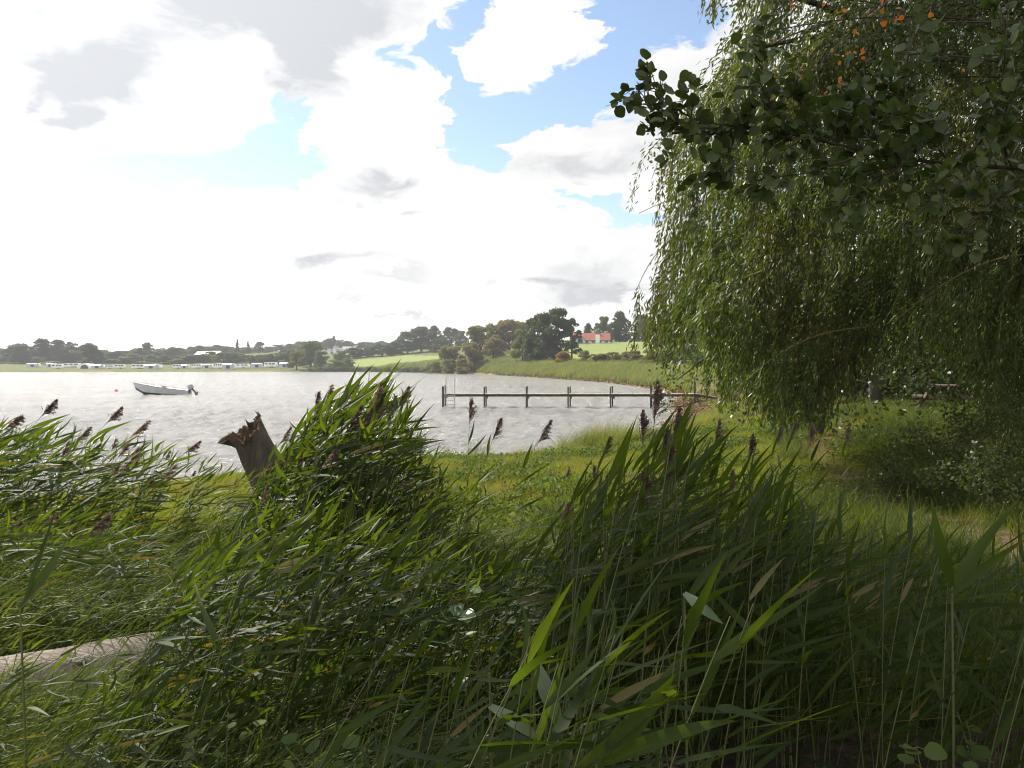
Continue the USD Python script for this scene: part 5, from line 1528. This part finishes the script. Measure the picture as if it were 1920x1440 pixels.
# ------------------------------------------------------------------ trees and shrubs on the right bank
def near_tree(x, y, H, R, n, leaf, mat, label, seed, lobe_z=(0.35, 1.0), trunk_r=0.14, stems=1, name='bank_tree', group=None):
    r = np.random.default_rng(seed)
    z = gz(x, y)
    t = thing(name, label, 'tree', (x, y, z), group=group)
    for s in range(stems):
        ox, oy = r.normal(0, 0.25, 2) * (stems > 1)
        C = spline([[ox, oy, -0.3], [ox * 1.4 + r.normal() * 0.12, oy, H * 0.22], [ox * 2 + r.normal() * 0.3, oy * 2, H * 0.45], [ox * 3 + r.normal() * 0.5, oy * 3, H * 0.75]], 14)
        obj('trunk', tube(C, np.linspace(trunk_r, trunk_r * 0.3, 14), 9), M['bark'], t, smooth=True)
    lobes = []
    for _ in range(30):
        th, u = r.uniform(0, 2 * PI), r.uniform(0, 1)
        zc = H * (lobe_z[0] + (lobe_z[1] - lobe_z[0]) * u)
        rr = R * math.sqrt(r.uniform(0.05, 1)) * (1 - 0.5 * u ** 2)
        lobes.append((rr * math.cos(th), rr * math.sin(th), zc, R * r.uniform(0.22, 0.42)))
    for k in range(8):
        e = np.array(lobes[k][:3]); b = np.array([0, 0, H * r.uniform(0.25, 0.5)])
        obj('limb', tube(spline([b, (b + e) / 2 + [0, 0, 0.2], e], 6), np.linspace(trunk_r * 0.4, trunk_r * 0.1, 6), 6), M['bark'], t, smooth=True)
    obj('crown', leafy(r, lobes, n, leaf), M[mat], t)
    return t


near_tree(12.6, 27.5, 12, 3.6, 7000, 0.13, 'dark_tree', 'dark tree with leaning trunks left behind the picnic table', 51, (0.30, 1.0), 0.20, 2)
near_tree(14.6, 27.5, 12, 3.4, 6500, 0.12, 'birch', 'thin twin stemmed tree directly behind the picnic table', 52, (0.28, 1.0), 0.09, 2)
near_tree(17.0, 25.0, 13, 4.2, 9000, 0.13, 'dark_tree', 'dark tree right of the picnic table', 53, (0.16, 1.0), 0.18, 1)
near_tree(13.5, 34.0, 11, 5.0, 7000, 0.20, 'dark_tree', 'tall dark tree filling the gap behind the picnic table', 54, (0.14, 1.0), 0.25, 1)
near_tree(19.0, 33.0, 12, 5.5, 7000, 0.20, 'dark_tree', 'tall dark tree far right behind the picnic table', 55, (0.08, 1.0), 0.25, 1)
near_tree(14.0, 46.0, 10, 4.2, 6000, 0.22, 'green_tree', 'green tree behind the pier beach under the willow curtain', 56, (0.25, 1.0), 0.22, 1)
near_tree(22.0, 50.0, 13, 6.0, 6000, 0.28, 'dark_tree', 'dark tree at the back of the beach wood', 57, (0.05, 1.0), 0.25, 1)
near_tree(18.5, 42.0, 12, 5.0, 6000, 0.24, 'dark_tree', 'dark tree in the middle of the beach wood', 58, (0.05, 1.0), 0.25, 1)
near_tree(9.8, 14.2, 11, 3.0, 11000, 0.085, 'birch', 'leafy tree on the right bank behind the willow twigs', 59, (0.22, 1.0), 0.12, 2)
near_tree(7.0, 18.6, 10, 3.4, 11000, 0.10, 'birch', 'leafy tree behind the middle of the willow curtain', 61, (0.06, 1.0), 0.13, 1)
near_tree(12.2, 17.5, 12, 3.6, 12000, 0.09, 'dark_tree', 'dark leafy tree at the right edge beyond the brambles', 60, (0.10, 1.0), 0.14, 1)


def bramble(x, y, H, R, n, leaf, mat, label, seed, name='bramble_bush', cat_='bush'):
    r = np.random.default_rng(seed)
    z = gz(x, y)
    t = thing(name, label, cat_, (x, y, z))
    lobes = []
    for _ in range(16):
        th, u = r.uniform(0, 2 * PI), r.uniform(0, 1)
        rr = R * math.sqrt(r.uniform(0, 1))
        lobes.append((rr * math.cos(th), rr * math.sin(th), H * (0.1 + 0.7 * u * (1 - 0.5 * (rr / R) ** 2)), R * r.uniform(0.2, 0.4) * 0.8))
    st = []
    for k in range(14):
        e = np.array(lobes[k][:3]) * [1.15, 1.15, 1.2]
        st.append(tube(spline([[r.normal() * 0.1, r.normal() * 0.1, -0.05], e * [0.5, 0.5, 0.8], e], 7), np.linspace(0.006, 0.002, 7), 4))
    obj('stems', cat(st), M['twig'], t, smooth=True)
    L = leafy(r, lobes, n, leaf)
    v = L[0].copy(); v[:, 2] = np.maximum(v[:, 2], 0.0)
    obj('foliage', (v, L[1]), M[mat], t)


for k, (px, d, H, R, lb) in enumerate([(1500, 40, 3.2, 2.0, 'dark bush far under the willow curtain'), (1590, 33, 3.0, 1.8, 'dark bush left of the trunks under the trees'), (1665, 34, 3.2, 1.9, 'dark bush behind the leaning trunks'), (1735, 31, 3.0, 1.7, 'dark bush straight behind the picnic table'),
                                       (1800, 29, 3.0, 1.7, 'dark bush behind the right end of the picnic table'), (1865, 27, 3.0, 1.7, 'dark bush right of the picnic table'), (1940, 25, 3.2, 1.8, 'dark bush at the right picture edge under the trees'), (1420, 52, 2.6, 2.2, 'dark bush behind the pier beach')]):
    bramble((px - 960) / FP * d, d, H, R, 4200, 0.15, 'dark_tree', lb, 260 + k, 'hazel_bush')


def make_shade_tree():
    # stands left of the frame; its crown shades the reeds and the alder branch on the right
    r = np.random.default_rng(71)
    O = np.array([-9.4, 6.6, gz(-9.4, 6.6)])
    t = thing('ash_tree', 'tall tree outside the left picture edge that shades the reeds', 'tree', tuple(O))
    C = spline([[0, 0, -0.4], [0.2, 0.1, 3], [1.0, 0.6, 6], [3.0, 1.8, 9.8]], 16)
    obj('trunk', tube(C, np.linspace(0.3, 0.1, 16), 12), M['bark'], t, smooth=True)
    lobes = []
    for _ in range(46):
        d = unit(r.normal(size=3)) * r.uniform(0.2, 1) ** 0.5
        lobes.append((*(np.array([-3.8, 9.2, 10.2]) + d * [3.1, 3.3, 2.6] - O), r.uniform(0.7, 1.2)))
    for k in range(10):
        e = np.array(lobes[k][:3])
        obj('limb', tube(spline([C[9 + k % 6], C[9 + k % 6] * 0.5 + e * 0.5 + [0, 0, 0.3], e], 7), np.linspace(0.08, 0.02, 7), 6), M['bark'], t, smooth=True)
    v, f = leafy(r, lobes, 10000, 0.22)
    px, py = topix(v + O)
    bad = ((px > -60) & (py > -60)).reshape(-1, 4).any(1)
    keep = np.repeat(~bad, 4)
    re = np.cumsum(keep) - 1
    f = re[f[keep[f].all(1)]]
    obj('crown', (v[keep], f), M['green_tree'], t)


make_shade_tree()


for k, (px, d, H, R, mt, lb) in enumerate([(1660, 12.5, 0.55, 0.9, 'weed', 'green nettle patch at the right side of the lawn'), (1740, 11.5, 0.75, 0.9, 'weed', 'sunlit nettles below the picnic table'),
                                           (1810, 11.0, 1.0, 0.9, 'bramble', 'bramble bush right below the picnic table'), (1890, 10.0, 1.1, 1.0, 'bramble', 'bramble bush at the right picture edge'),
                                           (1700, 9.2, 0.5, 0.8, 'weed', 'low weeds on the bank above the path'), (1790, 9.0, 0.65, 0.8, 'bramble', 'brownish bramble on the bank above the path'),
                                           (1860, 8.2, 0.75, 0.7, 'bramble', 'brown withered bramble at the right of the path'), (1940, 8.6, 0.9, 0.8, 'weed', 'tall weeds cut by the right picture edge'),
                                           (1600, 15.5, 0.5, 0.9, 'weed', 'weeds under the willow curtain'), (1690, 16.0, 0.8, 0.9, 'weed', 'bright nettles behind the lawn under the willow'),
                                           (1850, 14.5, 1.2, 1.0, 'weed', 'tall nettles in front of the picnic table right side'), (1960, 12.0, 1.5, 1.1, 'bramble', 'high bramble wall at the right edge')]):
    x = (px - 960) / FP * d
    bramble(x, d, H * (0.8 if px < 1780 else 1.25), R * 0.85, 800 if px < 1780 else 1700, 0.042 if mt == 'weed' else 0.048, mt, lb, 200 + k, 'nettle_patch' if mt == 'weed' else 'bramble_bush')

def leafy_weed(px, row, d, n, size, mat, label, seed, spread=0.22):
    r = np.random.default_rng(seed)
    top = pix(px, row, d); z = gz(top[0], top[1])
    h = max(0.15, top[2] - z)
    t = thing('leafy_weed', label, 'weed', (top[0], top[1], z))
    st = []
    for k in range(3):
        e = np.array([r.normal() * spread * 0.5, r.normal() * spread * 0.5, h * r.uniform(0.75, 1.0)])
        C = spline([[0, 0, -0.03], e * [0.3, 0.3, 0.5], e], 10)
        st.append(tube(C, np.linspace(0.0035, 0.0015, 10), 5))
        for q in range(n // 3):
            i = r.integers(4, 10)
            th = r.uniform(0, 2 * PI)
            axis = unit([math.cos(th), math.sin(th), r.uniform(-0.3, 0.35)])
            nr = unit(np.array([r.normal() * 0.35, r.normal() * 0.35 - 0.3, 1.0])); nr = unit(nr - axis * (nr @ axis))
            c = C[i] + axis * 0.02
            st.append(tube([C[i], c], [0.0012, 0.001], 3, cap=False))
            obj('leaf', round_leaf(r, size * r.uniform(0.6, 1.2), c, axis, nr), M[mat], t, smooth=True)
    obj('stems', cat(st), M['stem'], t, smooth=True)


for k, (px, row, d, n, sz, mt, lb) in enumerate([(885, 1045, 3.4, 9, 0.075, 'pale_leaf', 'weed with pale greyish leaves among the middle reeds'), (1065, 1370, 1.9, 15, 0.055, 'weed', 'broad leaved weed at the bottom middle'),
        (590, 1290, 2.6, 18, 0.055, 'weed', 'leafy weed at the bottom right of the log'), (420, 1330, 2.6, 18, 0.05, 'weed', 'small leafy weed in front of the log end'), (1760, 1370, 2.3, 21, 0.055, 'weed', 'leafy weed at the bottom right corner'),
        (1850, 1330, 2.6, 21, 0.055, 'weed', 'leafy weed by the right picture edge low down'), (340, 1110, 4.9, 15, 0.06, 'weed', 'leafy weed above the far end of the log'), (700, 1330, 2.3, 15, 0.055, 'weed', 'leafy weed low between the reed stems'),
        (1290, 1350, 2.0, 12, 0.06, 'weed', 'heart leaved weed below the dense dark clump'), (250, 1390, 2.7, 15, 0.045, 'weed', 'small leafy weed in the grass before the log')]):
    leafy_weed(px, row, d, n, sz, mt, lb, 400 + k)

def hero_shoot(label, d, leaves, seed):
    r = np.random.default_rng(seed)
    b = pix(*leaves[0][0][0], d)
    z = gz(b[0], d)
    O = np.array([b[0], d, z])
    t = thing('reed_shoot', label, 'reed', tuple(O))
    top = max(pix(*path[0], d)[2] for path, w, mt in leaves) - z
    obj('stem', tube([[0.02, 0.0, -0.05], [0.01, 0, top * 0.5], [0, 0, max(top, 0.05)]], [0.005, 0.0045, 0.003], 6), M['stem'], t, smooth=True)
    for path, w, mt in leaves:
        q = np.array([pix(px, py, d + 0.10 * k * r.uniform(-1, 1)) for k, (px, py) in enumerate(path)]) - O
        P = spline(q, 12)
        u = np.linspace(0, 1, 12)
        D = unit(np.gradient(P, axis=0))
        N = unit(np.array([r.normal() * 0.2, -1.0, 0.55]) + r.normal(size=3) * 0.12)
        S = unit(np.cross(D, N)); N2 = np.cross(S, D)
        prof = np.minimum(1, 0.35 + 2.4 * u) * (1 - u ** 1.8); prof[-1] = 0.01
        S = S * (w * d / FP / 2 * prof)[:, None]
        v, f, uv = ribbons(P[None], S[None], N2[None], 0.2)
        obj('leaf', (v, f), M[mt], t, smooth=True, uv=uv)


hero_shoot('young reed with the broadest leaf, at the bottom right of the middle', 1.55, [([(1118, 1438), (1185, 1365), (1268, 1262)], 50, 'reed'), ([(1130, 1432), (1230, 1388), (1385, 1352)], 34, 'reed')], 501)
hero_shoot('reed shoot with one grey leaf folded straight down, bottom middle', 1.9, [([(1000, 1233), (1022, 1285), (1044, 1372)], 36, 'bent'), ([(1010, 1302), (1095, 1302), (1212, 1362)], 20, 'reed')], 502)
hero_shoot('reed shoot with a pale leaf slanting down left of the folded grey leaf', 1.9, [([(918, 1323), (962, 1350), (1008, 1390)], 28, 'bent'), ([(800, 1262), (860, 1256), (940, 1276)], 14, 'reed')], 503)
hero_shoot('reed shoot with a pale bent leaf catching light in the dark clump', 2.4, [([(1283, 1112), (1312, 1136), (1357, 1170)], 24, 'bent'), ([(1286, 1130), (1330, 1070), (1420, 1010)], 20, 'reed')], 504)
hero_shoot('reed shoot with a bright upright leaf at the left above the log', 3.0, [([(38, 1140), (78, 1088), (128, 1005)], 30, 'reed'), ([(40, 1150), (70, 1060), (110, 940)], 14, 'reed')], 505)
hero_shoot('reed shoot with a long dark leaf standing right of the dark bed', 2.6, [([(1785, 1100), (1765, 1030), (1745, 930)], 28, 'reed'), ([(1780, 1110), (1850, 1010), (1915, 930)], 26, 'reed'), ([(1775, 1120), (1850, 1060), (1940, 1000)], 22, 'reed')], 506)

# ------------------------------------------------------------------ air
def make_haze():
    m = trimesh.creation.box([4200, 4200, 75.0]); m.apply_translation([0, 900, 35.0])
    g = Nodes()
    v = g.add('principled_volume', color=(0.86, 0.90, 0.96), density=0.00027, anisotropy=0.3) + 'volume'
    tag(obj('haze', m, g.make('haze_look', volume=v)), 'thin pale air over the lake', 'haze', kind='stuff')
HAZE = True
if HAZE:
    make_haze()
